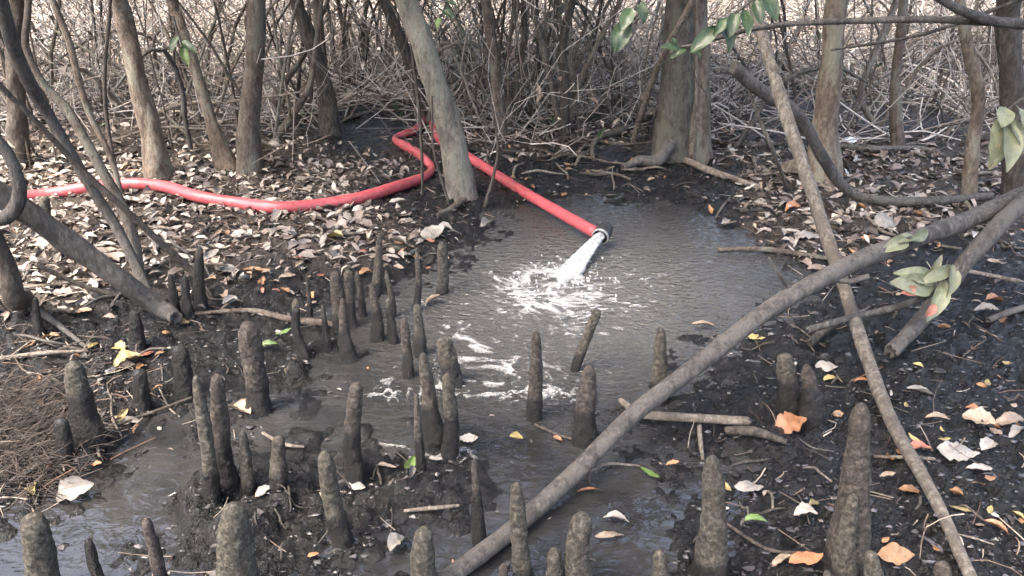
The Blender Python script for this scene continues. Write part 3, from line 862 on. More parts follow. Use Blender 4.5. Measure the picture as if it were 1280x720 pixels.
branch('stick', [(885, 180, None), (930, 186, None), (980, 182, None)], [6, 7, 5], 'dark stick lying right of the big trunk pair', M['bark_dark'], cat='stick')
branch('stick', [(898, 316, None), (960, 316, None), (1030, 326, None), (1068, 326, None)], [6, 7, 6, 4], 'long thin twig lying at the far right edge of the pool', M['bark_brown'], cat='stick')
branch('stick', [(1205, 342, None), (1250, 352, None), (1300, 362, None)], [5, 6, 6], 'pale thin stick lying at the right edge beyond the broken branch', M['bark_pale'], cat='stick')
branch('stick', [(222, 398, None), (270, 394, None), (318, 393, None), (356, 402, None), (400, 408, None), (425, 410, None)], [4, 5, 7, 8, 9, 6], 'dark stick lying along the edge of the leafy bank', M['bark_brown'], cat='stick')
branch('stick', [(548, 272, None), (566, 264, None), (586, 250, None)], [5, 7, 9], 'short root poking out left of the leaning grey trunk', M['bark_brown'], cat='root')
branch('stick', [(18, 605, None), (55, 585, None), (92, 566, None)], [5, 7, 6], 'grey stick lying on the fibrous mud at the left edge', M['bark_branch'], cat='stick')
branch('stick', [(0, 452, None), (60, 446, None), (110, 442, None)], [5, 6, 3], 'thin pale stick lying level at the left edge under the log', M['bark_pale'], cat='stick')
branch('stick', [(12, 370, 2.6), (60, 400, None), (110, 438, None)], [8, 8, 5], 'thin grey stick sloping below the log at left', M['bark_branch'], cat='stick')
branch('stick', [(45, 330, 2.7), (90, 352, 2.75), (140, 372, None), (160, 374, None)], [6, 6, 6, 4], 'dark twig hanging under the middle of the log', M['bark_dark'], cat='stick')
branch('stick', [(130, 540, None), (180, 522, None), (240, 500, None)], [3, 4, 3], 'thin wet twig lying before the pair of tall slim roots', M['bark_dark'], cat='twig')
branch('stick', [(668, 534, None), (700, 548, None), (738, 556, None)], [3, 4, 4], 'thin twig floating beside the broad root in mid pool', M['bark_dark'], cat='twig')
branch('stick', [(330, 545, None), (355, 560, None), (380, 562, None)], [4, 5, 3], 'pale sliver of wood floating behind the short stubby root', M['bark_pale'], cat='twig')
branch('stick', [(508, 642, None), (540, 640, None), (575, 636, None)], [4, 6, 4], 'pale sliver of wood floating near the long branch', M['bark_pale'], cat='twig')
branch('stick', [(738, 588, 1.69), (760, 582, None), (800, 584, None)], [4, 4, 2], 'pale thin twig lying on the water right of the long branch', M['bark_pale'], cat='twig')
branch('stick', [(1092, 574, None), (1130, 576, None), (1166, 578, None)], [4, 5, 4], 'thin dark stick on the mud under the long pale stick', M['bark_brown'], cat='twig')
branch('stick', [(1184, 668, None), (1215, 676, None), (1240, 684, None)], [2, 3, 2], 'hair thin twig on the mud at the lower right', M['bark_pale'], cat='twig')
branch('stick', [(905, 655, None), (960, 690, None), (1010, 694, None)], [4, 5, 4], 'dark wet twig on the mud left of the tallest root', M['bark_dark'], cat='twig')
branch('stick', [(1235, 405, None), (1260, 396, None), (1300, 384, None)], [8, 8, 8], 'grey stick end lying on the mud at the right edge', M['bark_branch'], cat='stick')
branch('stick', [(430, 152, None), (460, 140, 7.0), (520, 128, None)], [5, 5, 4], 'pale thin fallen stem across the bare mud patch', M['bark_pale'], cat='stick')
branch('stick', [(436, 80, 7.4), (462, 100, 7.3), (500, 122, 7.2), (520, 140, None)], [6, 6, 5, 4], 'pale curved fallen stem behind the bare mud patch', M['bark_pale'], cat='stick')
branch('stick', [(470, 292, None), (410, 297, None), (372, 300, None)], [3, 5, 3], 'thin pale twig on the litter below the hose', M['bark_pale'], cat='twig')

# small twigs strewn about: told apart only by the bank they lie on
def strew_twigs(n, u0, u1, v0, v1, label, group, mats, seed, lmin=30, lmax=90, wmin=2.5, wmax=5):
    rs = np.random.default_rng(seed)
    k = 0
    while k < n:
        u, v = rs.uniform(u0, u1), rs.uniform(v0, v1)
        p = ground(u, v)
        if shore1(p[0], p[1]) < 0.03: continue
        L = px2m(p, rs.uniform(lmin, lmax)); a = rs.uniform(0, math.pi)
        d = np.array([math.cos(a), math.sin(a)]) * L / 2
        r = px2m(p, rs.uniform(wmin, wmax)) / 2
        P = []
        for t in (-1, -0.3, 0.35, 1):
            x, y = p[0] + d[0] * t + rs.normal() * L * 0.04, p[1] + d[1] * t + rs.normal() * L * 0.04
            P.append(np.array([x, y, max(hz(x, y), 0) + r * 0.8 + abs(rs.normal()) * 0.012]))
        o = tube_obj('twig', P, [r * 0.7, r, r * 0.9, r * 0.4], M[mats[k % len(mats)]], sides=5, step=0.04, wob=0.004, rough=0.1, seed=seed * 50 + k)
        look = {'bark_branch': 'grey', 'bark_pale': 'pale', 'bark_dark': 'blackish', 'bark_brown': 'brown'}[mats[k % len(mats)]]
        tag(o, label.replace('small twig', ('long ' if L > px2m(p, (lmin + lmax) / 2) else 'short ') + look + ' twig ' + ('pointing away' if abs(math.sin(a)) > .7 else 'lying crosswise')), 'twig', group); k += 1
strew_twigs(38, 0, 210, 420, 600, 'small twig on the dark debris below the log', 'twigs below the log', ['bark_branch', 'bark_pale', 'bark_dark'], 41)
strew_twigs(40, 0, 330, 280, 400, 'small twig on the leafy bank under the red hose', 'twigs on the leafy bank', ['bark_branch', 'bark_pale', 'bark_dark'], 42)
strew_twigs(22, 890, 1270, 190, 330, 'small twig on the litter beyond the long grey branch', 'twigs beyond the branch', ['bark_pale', 'bark_brown', 'bark_branch'], 43)
strew_twigs(20, 900, 1270, 350, 700, 'small twig on the black mud at lower right', 'twigs on the black mud', ['bark_dark', 'bark_branch', 'bark_dark', 'bark_pale'], 44, 25, 60, 2, 4)
strew_twigs(22, 640, 830, 160, 235, 'small twig on the ground before the middle thicket', 'twigs before the thicket', ['bark_brown', 'bark_pale', 'bark_dark'], 45)
strew_twigs(14, 230, 500, 590, 700, 'small twig on the mud bank between the front roots', 'twigs among the front roots', ['bark_dark', 'bark_branch'], 46, 20, 45, 2, 3.5)

# ------------------------------------------------------------------ breathing roots
def knee(tip, base, w, label, top=0.55, wet=0.07, cut=False, lumps=0.08, lean=None):
    b = ground(*base)
    if b[2] < 0: b[2] = 0
    # a rising root: its tip is straight over the line from the foot, at the foot's distance
    t = at_dist(tip[0], tip[1], b[1] + (lean or 0.0))
    seed = int(tip[0] * 13 + tip[1])
    rs = np.random.default_rng(seed)
    r = px2m(b, w) / 2 * 0.90
    top = min(max(top + rs.normal() * .09, .3), .9); lumps = rs.uniform(.05, .17)
    ax = t - b
    side = np.array([rs.normal(), rs.normal() * 0.5, 0]) * 0.016 * np.linalg.norm(ax)
    ts = [-0.28, 0.0, 0.18, 0.4, 0.6, 0.78, 0.9, 0.965, 1.0]
    if cut:
        rr = [1.1, 1.05, 1.0, .97, .93, .9, .86, .8, .62]
    else:
        m = lambda s: 1.0 + (top - 1.0) * s ** 1.3
        rr = [1.3, 1.12, 1.02, m(.4), m(.6), m(.78), m(.9) * 0.95, m(.965) * 0.78, m(1.0) * 0.38]
    P = [b + ax * s + side * math.sin(max(s, 0) * 4.2) for s in ts]
    V, F = tube(P, [r * x * (1 + rs.normal() * 0.05) for x in rr], sides=18, step=0.010, rough=lumps, seed=seed, freq=1.7)
    # knobs and grooves
    th = np.arctan2(V[:, 1] - b[1], V[:, 0] - b[0])
    d = V - (b + np.outer(np.clip((V - b) @ ax / (ax @ ax), 0, 1), ax))
    g = fbm(th * 2.2 + seed, V[:, 2] * 40, 3) - 0.5
    g2 = fbm(th * 5.1 + seed * 1.7, V[:, 2] * 130, 2) - 0.5
    V = V + d * (g * 0.22 + g2 * 0.17)[:, None]
    o = link('breathing_root', mesh_from('breathing_root', V - b, F), M['knee'], loc=b)
    o['wet'] = float(wet + .03)
    tag(o, label, 'breathing root', 'breathing roots standing in the mud and water')
    return o

KNEES = [
 ((384, 344), (387, 395), 7, 'thin dark breathing root alone at the far left edge of the pool', .5, .04),
 ((366, 374), (381, 444), 14, 'breathing root leaning left beside the pool behind the tall stout one', .7, .16),
 ((403, 381), (410, 436), 11, 'slim breathing root between the leaning one and the tight back cluster', .5, .1),
 ((420, 340), (422, 408), 18, 'brown blunt breathing root at the left of the tight back cluster', .75, .03),
 ((435, 338), (439, 408), 17, 'pale topped breathing root in the middle of the tight back cluster', .75, .08),
 ((447, 339), (453, 394), 11, 'narrow breathing root at the right rear of the tight back cluster', .6, .05),
 ((426, 374), (437, 449), 21, 'broad footed brown breathing root in front of the tight back cluster', .5, .1),
 ((475, 292), (470, 366), 14, 'tallest pointed breathing root in the rear row near the litter bank', .35, .02),
 ((466, 354), (472, 424), 18, 'straight grey breathing root below the tallest rear one', .5, .1),
 ((484, 338), (490, 396), 11, 'slim breathing root just right of the tallest rear one', .45, .05),
 ((485, 373), (492, 428), 13, 'short slim breathing root touching the straight grey one', .5, .12),
 ((523, 311), (520, 387), 10, 'very slim upright breathing root standing in the rear water', .6, .1),
 ((553, 304), (553, 366), 16, 'blunt straight sided brown breathing root at the rear of the pool', .85, .0),
 ((522, 380), (525, 443), 17, 'brown breathing root behind the tall front pair in mid pool', .6, .05),
 ((505, 398), (511, 470), 16, 'dark breathing root left of the brown one in mid pool', .6, .06),
 ((554, 422), (566, 480), 28, 'broad hunched grey breathing root with debris at its foot', .6, .05),
 ((530, 442), (541, 556), 29, 'big brown breathing root of the front pair in mid pool', .6, .12),
 ((561, 467), (562, 570), 23, 'grey partner root right of the big brown one in mid pool', .6, .12),
 ((520, 492), (527, 594), 14, 'slim tall breathing root left in front of the big brown one', .55, .1),
 ((671, 414), (667, 522), 21, 'blunt stick like breathing root alone in the foamy water', .55, .05),
 ((736, 458), (731, 552), 33, 'broad cone shaped breathing root right of the leaning stake', .55, .09),
 ((827, 409), (821, 502), 24, 'pale topped breathing root behind the long branch at the pool edge', .6, .05),
 ((593, 572), (599, 678), 19, 'slim black footed breathing root alone near the long branch', .55, .13),
 ((645, 605), (654, 722), 26, 'mud caked breathing root rising behind the long branch', .7, .0),
 ((725, 642), (724, 735), 35, 'stout breathing root at the bottom edge right of the long branch', .65, .0),
 ((693, 686), (694, 738), 23, 'low breathing root at the bottom edge left of the stout one', .7, .0),
 ((629, 705), (631, 745), 18, 'small breathing root tip under the long branch at the bottom edge', .7, .0),
 ((527, 661), (535, 742), 38, 'pale lumpy breathing root at the bottom edge left of the long branch', .6, .0),
 ((825, 688), (826, 745), 30, 'lumpy breathing root tip at the bottom edge among scum', .7, .0),
 ((893, 572), (887, 716), 40, 'tall blunt breathing root left of the twin one at lower right', .8, .02),
 ((443, 479), (444, 592), 25, 'straight dark footed breathing root standing in the left water', .8, .13),
 ((403, 564), (429, 678), 27, 'breathing root leaning left on the muddy islet', .65, .06),
 ((348, 546), (348, 610), 23, 'short stubby reddish breathing root at the left mud', .75, .02),
 ((304, 538), (310, 614), 19, 'small breathing root with thin rootlets beside the tall slim pair', .7, .0),
 ((247, 472), (264, 618), 21, 'left one of the tall slim pair of breathing roots', .6, .05),
 ((269, 469), (285, 602), 26, 'right one of the tall slim pair of breathing roots', .65, .1),
 ((310, 403), (323, 514), 33, 'tall stout breathing root at the edge of the left bank', .5, .08),
 ((290, 631), (301, 748), 58, 'largest breathing root tip at the bottom left edge', .55, .0),
 ((90, 453), (114, 556), 40, 'large dark breathing root with a pale tip at the far left', .5, .16),
 ((43, 643), (52, 745), 44, 'round topped breathing root in the bottom left corner', .6, .0),
 ((108, 675), (130, 740), 18, 'thin dark breathing root leaning left at the bottom left', .6, .2),
 ((183, 649), (202, 728), 18, 'thin grey breathing root with a pale tip right of the bright puddle', .6, .02),
 ((77, 524), (82, 578), 24, 'low dark stump of a breathing root left of the large dark one', .8, .2),
 ((213, 342), (218, 390), 15, 'leftmost of three dark breathing roots on the leafy bank', .6, .2),
 ((230, 345), (236, 396), 15, 'middle one of three dark breathing roots on the leafy bank', .6, .2),
 ((248, 308), (252, 386), 17, 'tallest and rightmost of three dark breathing roots on the leafy bank', .6, .2),
 ((43, 372), (50, 420), 13, 'small dark breathing root under the left end of the log', .6, .2),
 ((168, 388), (172, 436), 20, 'dark breathing root hidden under the lower end of the log', .7, .3),
 ((224, 432), (230, 490), 26, 'broad black breathing root just below the lower end of the log', .7, .3),
 ((174, 462), (178, 508), 22, 'black muddy breathing root left of the tall slim pair', .7, .3),
 ((981, 443), (986, 514), 32, 'left one of two dark breathing roots on the right mud', .62, .1),
 ((1010, 456), (1014, 524), 36, 'right one of two dark breathing roots on the right mud', .5, .1),
 ((1078, 506), (1058, 700), 50, 'tallest grey breathing root at lower right beside the pale stick', .42, .0),
 ((1065, 618), (1054, 722), 32, 'slender root fused to the front of the tallest grey one', .4, .0),
 ((1090, 691), (1091, 745), 28, 'small blunt breathing root at the bottom edge by brown leaves', .8, .0),
 ((1178, 704), (1178, 752), 30, 'breathing root tip at the bottom edge right of brown leaves', .7, .0),
 ((1034, 714), (1034, 748), 15, 'tiny breathing root tip at the bottom edge near the tallest one', .7, .0),
 ((57, 246), (55, 282), 15, 'small weathered breathing root standing in front of the hose at left', .6, .0),
]
for k_ in KNEES: knee(*k_)
# a leaning dead stake, cut blunt
b_ = ground(719, 462)
o_ = tube_obj('stake', [b_ - [0, 0, .06], b_, at_dist(732, 425, b_[1]), at_dist(742, 402, b_[1]), at_dist(746, 389, b_[1])],
              [px2m(b_, 6.5), px2m(b_, 6.5), px2m(b_, 6.2), px2m(b_, 6.2), px2m(b_, 5.5)], M['knee'], sides=10, step=0.015, rough=0.2, seed=5)
o_['wet'] = 0.13
tag(o_, 'dark stake leaning right out of the foamy water', 'stake')

# ------------------------------------------------------------------ red hose
def on_ground(u, v, r):
    p = ground(u, v); p[2] = max(p[2], 0.0) + r * 0.8
    return p
HR = 0.030
hp = [(-80, 262, .037), (0, 256, .037), (60, 249, .037), (110, 243, .037), (160, 238, .037), (205, 241, .037), (250, 254, .037), (300, 263, .037), (345, 266, .037), (395, 262, .037),
      (445, 255, .036), (490, 241, .035), (522, 230, .033), (535, 222, .026), (540, 214, .024), (534, 206, .028), (520, 195, .035), (505, 186, .033), (496, 180, .026), (495, 175, .024),
      (506, 171, .028), (518, 167, .03), (529, 156, .028), (534, 152, .026), (540, 158, .03), (548, 176, .036), (560, 186, .036), (580, 198, .034), (600, 210, .033)]
HP, HRr = [], []
for u, v, r in hp:
    HP.append(on_ground(u, v, r)); HRr.append(r * .92)
# hold the left run a little higher where it bridges the litter, and lift the end over the pool
for i in range(3, 8): HP[i][2] += 0.01
OUT = at_dist(744, 299, 3.50)
OUT[2] = max(OUT[2], 0.07)
A_ = HP[-1].copy()
for t_ in (.2, .4, .6, .8, 1.0):
    HP.append(A_ * (1 - t_) + OUT * t_ - np.array([0, 0, .012 * math.sin(t_ * 3.14)])); HRr.append(HR)
hose = tube_obj('hose', HP, HRr, M['hose'], sides=18, step=0.02, rough=0.09, seed=3, freq=0.5, origin=(0, 0, 0))
tag(hose, 'red hose lying folded over the litter and pouring into the pool', 'hose')
# coupling: a short ring turned towards the pool
def ring(name, c, axis, r0, r1, depth, mat, parent, n=28):
    axis = np.array(axis, float); axis /= np.linalg.norm(axis)
    u = np.cross(axis, [0, 0, 1]); u /= np.linalg.norm(u); w = np.cross(axis, u)
    prof = [(r0, -depth), (r1 * 0.96, -depth), (r1, -depth * 0.9), (r1, -depth * 0.1), (r1 * 0.96, 0.0), (r0 * 1.04, 0.0), (r0, -depth * 0.05)]
    V, F = [], []
    k = len(prof)
    for i in range(n):
        a = 2 * math.pi * i / n
        d = u * math.cos(a) + w * math.sin(a)
        for r, x in prof: V.append(np.array(c) + d * r + axis * x)
    for i in range(n):
        for j in range(k):
            F.append((i * k + j, i * k + (j + 1) % k, ((i + 1) % n) * k + (j + 1) % k, ((i + 1) % n) * k + j))
    return link(name, mesh_from(name, np.array(V), np.array(F)), mat, parent)
JD = np.array([-0.42, -0.88, -0.20])
OC = OUT + np.array([0.028, -0.035, 0.004])
coup = ring('coupling', OC + JD * 0.020, JD, 0.036, 0.042, 0.055, M['rubber'], hose)
ring('rim', OC + JD * 0.030, JD, 0.036, 0.0435, 0.011, M['coupling'], coup)
ring('lining', OC + JD * 0.012, JD, 0.0305, 0.0355, 0.075, M['rubber'], coup)

# ------------------------------------------------------------------ the water pouring out, foam
def build_spout():
    end = np.array([PLUNGE[0], PLUNGE[1], 0.0])
    start = OC + JD * 0.005
    parts = []
    rs = np.random.default_rng(9)
    def strand(off0, off1, r0, r1, seed, rough):
        P, R = [], []
        for t in np.linspace(0, 1.0, 7):
            p = start * (1 - t) + end * t
            p[2] = start[2] + (0.0 - start[2]) * (0.45 * t + 0.55 * t * t)
            p = p + np.array(off0) * (1 - t) + np.array(off1) * t
            P.append(p); R.append(r0 * (1 - t) + r1 * t)
        parts.append(tube(P, R, sides=14, step=0.012, rough=rough, seed=seed, freq=2.0, wob=0.004))
    strand((-.006, 0, -.006), (0, 0, 0.0), 0.020, 0.024, 1, 0.35)
    for k in range(14):
        a = rs.random() * 6.28; q = rs.uniform(.5, 1)
        strand((math.cos(a) * .014 * q, 0, math.sin(a) * .014 * q), (math.cos(a) * .06 * q, math.sin(a) * .05 * q, 0), rs.uniform(.006, .010), rs.uniform(.006, .012), 20 + k, 0.55)
    # drops thrown up round the plunge
    for k in range(110):
        a = rs.random() * 6.28; q = abs(rs.normal()) * .11 + .03
        c = end + np.array([math.cos(a) * q, math.sin(a) * q - .03, abs(rs.normal()) * .025 + .004])
        r = rs.uniform(.0018, .0055)
        parts.append(tube([c - [0, 0, r], c, c + [rs.normal() * r, rs.normal() * r, r]], [r * .4, r, r * .4], sides=6, step=.05))
    V, F = join(parts)
    o = link('water_jet', mesh_from('water_jet', V, F), M['spout'])
    tag(o, 'white water gushing from the hose mouth into the pool', 'water jet', kind='stuff')
build_spout()

def build_foam():
    s = 0.0042
    x = np.arange(-1.1, 1.25, s); y = np.arange(1.75, 4.2, s)
    X, Y = np.meshgrid(x, y, indexing='ij')
    wx = fbm(X * 4, Y * 4, 2) * 0.35; wy = fbm(X * 4 + 50, Y * 4 + 20, 2) * 0.35
    f1 = 1 - np.abs(fbm((X + wx) * 13, (Y + wy) * 17, 4, .55) - 0.5) * 5.0      # lacy lines
    f2 = fbm((X + wx * .5) * 30, (Y + wy * .5) * 48, 4, .6)                   # flecks
    br = fbm(X * 5 + 9, Y * 6, 3)                                             # breaks it into drifts
    dx, dy = X - PLUNGE[0], Y - PLUNGE[1]
    al = -(dx * 0.34 + dy * 0.94)                       # distance downstream, towards the near left
    ac = dx * 0.94 - dy * 0.34
    core = np.exp(-((ac / (0.045 + 0.16 * np.maximum(al, 0))) ** 2)) * np.exp(-np.maximum(al, 0) / 0.38) * np.exp(-np.maximum(-al, 0) / 0.035)
    wide = np.exp(-((ac / (0.20 + 0.26 * np.maximum(al, 0))) ** 2)) * np.exp(-np.maximum(al, 0) / 1.0) * np.exp(-np.maximum(-al, 0) / 0.14)
    flk = np.exp(-(((X - 0.12) / 0.75) ** 2 + ((Y - 2.95) / 0.55) ** 2))
    val = np.maximum.reduce([core * 0.90 - 0.44 + 1.3 * (f2 - .5), f1 * 0.40 + wide * 0.60 + (br - .5) * .7 - 0.60, f2 * 1.0 + wide * 0.22 + flk * 0.27 + (br - .5) * .30 - 0.86])
    val = np.where(shore(X.ravel(), Y.ravel()).reshape(X.shape) < 0.0, val, -1)
    keep = val > 0
    cell = keep[:-1, :-1] & keep[1:, :-1] & keep[1:, 1:] & keep[:-1, 1:]
    n2 = X.shape[1]
    ii, jj = np.nonzero(cell)
    F = np.stack([ii * n2 + jj, (ii + 1) * n2 + jj, (ii + 1) * n2 + jj + 1, ii * n2 + jj + 1], -1)
    Z = 0.0025 + np.clip(val, 0, 0.12) * 0.04 + np.clip(core - .35, 0, 1) * 0.05 * (f2 * 1.6 - .2)
    V = np.stack([X, Y, Z], -1).reshape(-1, 3)
    used, inv = np.unique(F.ravel(), return_inverse=True)
    o = link('foam', mesh_from('foam', V[used], inv.reshape(-1, 4), attr={'den': np.clip(val.ravel()[used] * 3.0, 0, 1)}), M['foam'])
    tag(o, 'white foam drifting on the water below the hose', 'foam', kind='stuff')
    print('foam faces', len(F))
build_foam()

# ------------------------------------------------------------------ fallen leaves one can point at
_rsl = np.random.default_rng(77)
def fallen_leaf(u, v, L, kind, ang, label, wr=0.5, cup=0.25, arch=0.12, tilt=(0, 0), z=0.012, tip=0.0, twist=0.0, ragged=0.38, group=None):
    p = ground(u, v)
    l = px2m(p, L) * 0.95
    me = leaf_me('fallen_leaf', l, l * wr, cup, arch, twist, tip, 12, 5, ragged=ragged, rs=_rsl)
    o = link('fallen_leaf', me, M['leaf_' + kind], loc=(p[0], p[1], max(p[2], 0.002) + z + arch * l * 0.9))
    o.rotation_euler = (tilt[0], tilt[1], math.radians(ang))
    tag(o, label, 'leaf', group)
    return o
R_ = math.radians
LEAVES = [
 (95, 621, 52, 'pale', 12, 'large white dead leaf lying flat by the bottom left puddle', .62),
 (303, 517, 40, 'tan', -40, 'pale tan curled leaf between the tall slim pair and the stout root', .55),
 (988, 536, 42, 'orange', 10, 'broad bright orange leaf on the right mud', .75),
 (1032, 462, 28, 'pale', -20, 'oval white leaf right of the two dark roots on the mud', .55),
 (1038, 479, 22, 'yellow', 10, 'small yellow leaf below the oval white leaf', .6),
 (1078, 481, 26, 'orange', 0, 'narrow orange brown leaf touching the long pale stick', .3),
 (1150, 494, 36, 'pale', -20, 'narrow white leaf right of the long pale stick', .32),
 (936, 616, 38, 'pale', 4, 'smooth pale leaf right of the tall blunt root', .45),
 (1005, 648, 30, 'pale', -15, 'mottled pale leaf on the mud left of the tallest root', .6),
 (1006, 704, 52, 'orange', 15, 'curled orange brown leaf at the bottom edge left of the tallest root', .5),
 (975, 708, 34, 'tan', 20, 'narrow tan leaf at the bottom edge', .3),
 (1118, 700, 44, 'brown', -10, 'crumpled brown leaf at the bottom edge under the pale stick', .6),
 (1196, 568, 52, 'pale', -12, 'largest white torn leaf at the right', .6),
 (1234, 562, 26, 'pale', 30, 'greyish round leaf beside the largest white torn leaf', .7),
 (1222, 530, 38, 'tan', -35, 'brown spotted pale leaf above the largest white torn leaf', .7),
 (1214, 518, 18, 'orange', -50, 'small rusty leaf on top of the spotted pale leaf', .7),
 (1262, 532, 42, 'tan', 10, 'folded tan leaf at the right edge', .45),
 (1270, 546, 30, 'pale', 25, 'small white leaf under the folded tan leaf', .4),
 (1224, 592, 36, 'pale', -8, 'thin white leaf below the largest white torn leaf', .25),
 (1245, 664, 32, 'orange', -30, 'narrow orange tan leaf at the lower right', .35),
 (1236, 642, 18, 'yellow', 50, 'tiny yellow leaf above the narrow orange tan leaf', .4),
 (1198, 640, 32, 'yellow', -20, 'thin yellow leaf on the mud at the lower right', .25),
 (1146, 566, 36, 'red', -5, 'reddish pale leaf just right of the long pale stick', .4),
 (1170, 528, 30, 'tan', -25, 'thin cream leaf right of the narrow white leaf', .3),
 (1136, 618, 28, 'brown', -10, 'dark brown leaf by the lower part of the pale stick', .5),
 (1258, 458, 14, 'yellow', 40, 'tiny yellow leaf on the mud near the right edge', .7),
 (1232, 392, 30, 'pale', -10, 'white curled leaf on the right mud beyond the broken branch', .5),
 (1248, 404, 34, 'brown', 20, 'brown leaf under the white curled leaf at right', .4),
 (1242, 380, 30, 'orange', 15, 'rusty leaf beside the white curled leaf at right', .4),
 (160, 456, 36, 'yellow', 30, 'crumpled yellow leaf on the dark mud below the log', .7),
 (150, 440, 26, 'yellow', -30, 'smaller yellow leaf touching the crumpled yellow leaf', .6),
 (182, 446, 22, 'red', 10, 'reddish leaf right of the crumpled yellow leaf', .5),
 (155, 524, 22, 'yellow', 75, 'small upright yellow leaf right of the large dark root', .45),
 (44, 618, 24, 'yellow', -60, 'brownish yellow leaf left of the large white leaf', .6),
 (122, 584, 16, 'orange', 0, 'tiny orange leaf on the mud left of the puddle', .5),
 (137, 401, 20, 'tan', -5, 'pale tan leaf under the log', .45),
 (118, 436, 16, 'yellow', 60, 'tiny yellow leaf left of the crumpled yellow leaf', .5),
 (105, 392, 24, 'orange', 0, 'rusty narrow leaf in the shade under the log', .35),
 (335, 437, 26, 'green', 10, 'greenish yellow leaf on the mud right of the stout root', .35),
 (355, 418, 22, 'green', 15, 'small pale green leaf near the dark stick on the bank', .35),
 (228, 405, 20, 'yellow', -10, 'yellow green leaf touching the lower end of the log', .5),
 (540, 380, 26, 'tan', 35, 'folded tan leaf floating at the rear of the pool', .55),
 (420, 300, 24, 'yellow', -20, 'bright yellow green leaf on the litter below the hose', .6),
 (285, 340, 32, 'pale', 30, 'large bright white leaf on the leafy bank', .7),
 (262, 325, 34, 'pale', 60, 'white folded leaf left of the large bright white leaf', .4),
 (320, 342, 38, 'brown', -5, 'long dark leaf lying right of the large bright white leaf', .35),
 (360, 349, 26, 'tan', -10, 'cream leaf at the edge of the litter bank', .3),
 (282, 372, 34, 'tan', -60, 'upright tan leaf standing beside the slanting thin stem', .35),
 (585, 552, 26, 'pale', 10, 'pale leaf floating right of the grey partner root', .5),
 (445, 610, 30, 'pale', -20, 'folded white leaf on the muddy islet', .4),
 (480, 588, 36, 'tan', -12, 'thin tan leaf floating by the straight dark footed root', .2),
 (498, 686, 34, 'pale', 60, 'pale soaked leaf left of the pale lumpy root', .6),
 (392, 698, 16, 'orange', 10, 'tiny orange and white leaf on the front mud', .6),
 (735, 618, 30, 'orange', 3, 'thin orange leaf floating right of the long branch', .22),
 (697, 553, 14, 'orange', -40, 'tiny orange leaf beside the cone shaped root', .5),
 (645, 552, 20, 'yellow', 10, 'sunken yellow leaf in mid pool', .6),
 (840, 584, 18, 'orange', 0, 'tiny reddish leaf floating in the front pool', .35),
 (812, 596, 34, 'green', -50, 'green blade leaf floating in the front pool', .25),
 (942, 657, 32, 'green', -12, 'long green leaf on the mud right of the tall blunt root', .3),
 (905, 612, 26, 'yellow', -60, 'yellowish leaf tucked behind the tall blunt root', .4),
 (880, 412, 36, 'tan', 5, 'tan leaf floating left of the long grey branch', .3),
 (944, 424, 24, 'yellow', -30, 'yellow leaf under the long grey branch', .6),
 (990, 264, 22, 'orange', 5, 'bright orange leaf on the litter beyond the pool', .6),
 (1010, 298, 36, 'pale', -10, 'large white leaf beside the long pale stick beyond the branch', .6),
 (1108, 282, 36, 'pale', 10, 'large pinkish white leaf beyond the long grey branch', .8),
 (1022, 340, 30, 'tan', 5, 'pale leaf just beyond the long grey branch near the pale stick', .4),
 (1240, 302, 20, 'tan', 70, 'tan leaf standing between the two thick branches', .7),
 (540, 296, 36, 'pale', 20, 'white leaf heap member left of the leaning trunk foot', .7),
 (556, 290, 24, 'pale', -10, 'small white leaf at the mud edge near the leaning trunk', .5),
 (608, 284, 24, 'pale', 60, 'white leaf standing right below the leaning trunk', .5),
 (497, 254, 22, 'pale', 5, 'pale green white leaf touching the hose near its fold', .5),
 (1062, 183, 0, None, 0, '', 0),
 (330, 620, 24, 'pale', 30, 'grey soaked leaf on the mud below the short stubby root', .5),
 (545, 578, 18, 'pale', 0, 'small pale leaf floating before the front pair of roots', .4),
 (770, 655, 34, 'pale', -8, 'pale soaked leaf floating right of the stout root', .4),
 (762, 676, 40, 'tan', 12, 'long beige soaked leaf floating beside the stout root', .25),
]
for q in LEAVES:
    if q[3] is None: continue
    u, v, L, kind, ang, lab, wr = q
    fallen_leaf(u, v, L, kind, ang, lab, wr, cup=_rsl.uniform(-.1, .6), arch=_rsl.uniform(-.04, .18), tilt=(_rsl.normal() * .2 + .12, _rsl.normal() * .15), twist=_rsl.normal() * .5, tip=_rsl.uniform(0, .2))
# a fresh green shoot leaf standing in the mud
p_ = ground(514, 590)
o_ = link('seedling_leaf', leaf_me('seedling_leaf', 0.06, 0.03, .2, .1, 0, 0, 8, 5), M['leaf_green'], loc=(p_[0], p_[1], p_[2] + 0.03))
o_.rotation_euler = (R_(70), R_(-60), R_(10)); tag(o_, 'single fresh green leaf standing upright by the slim tall root', 'leaf')

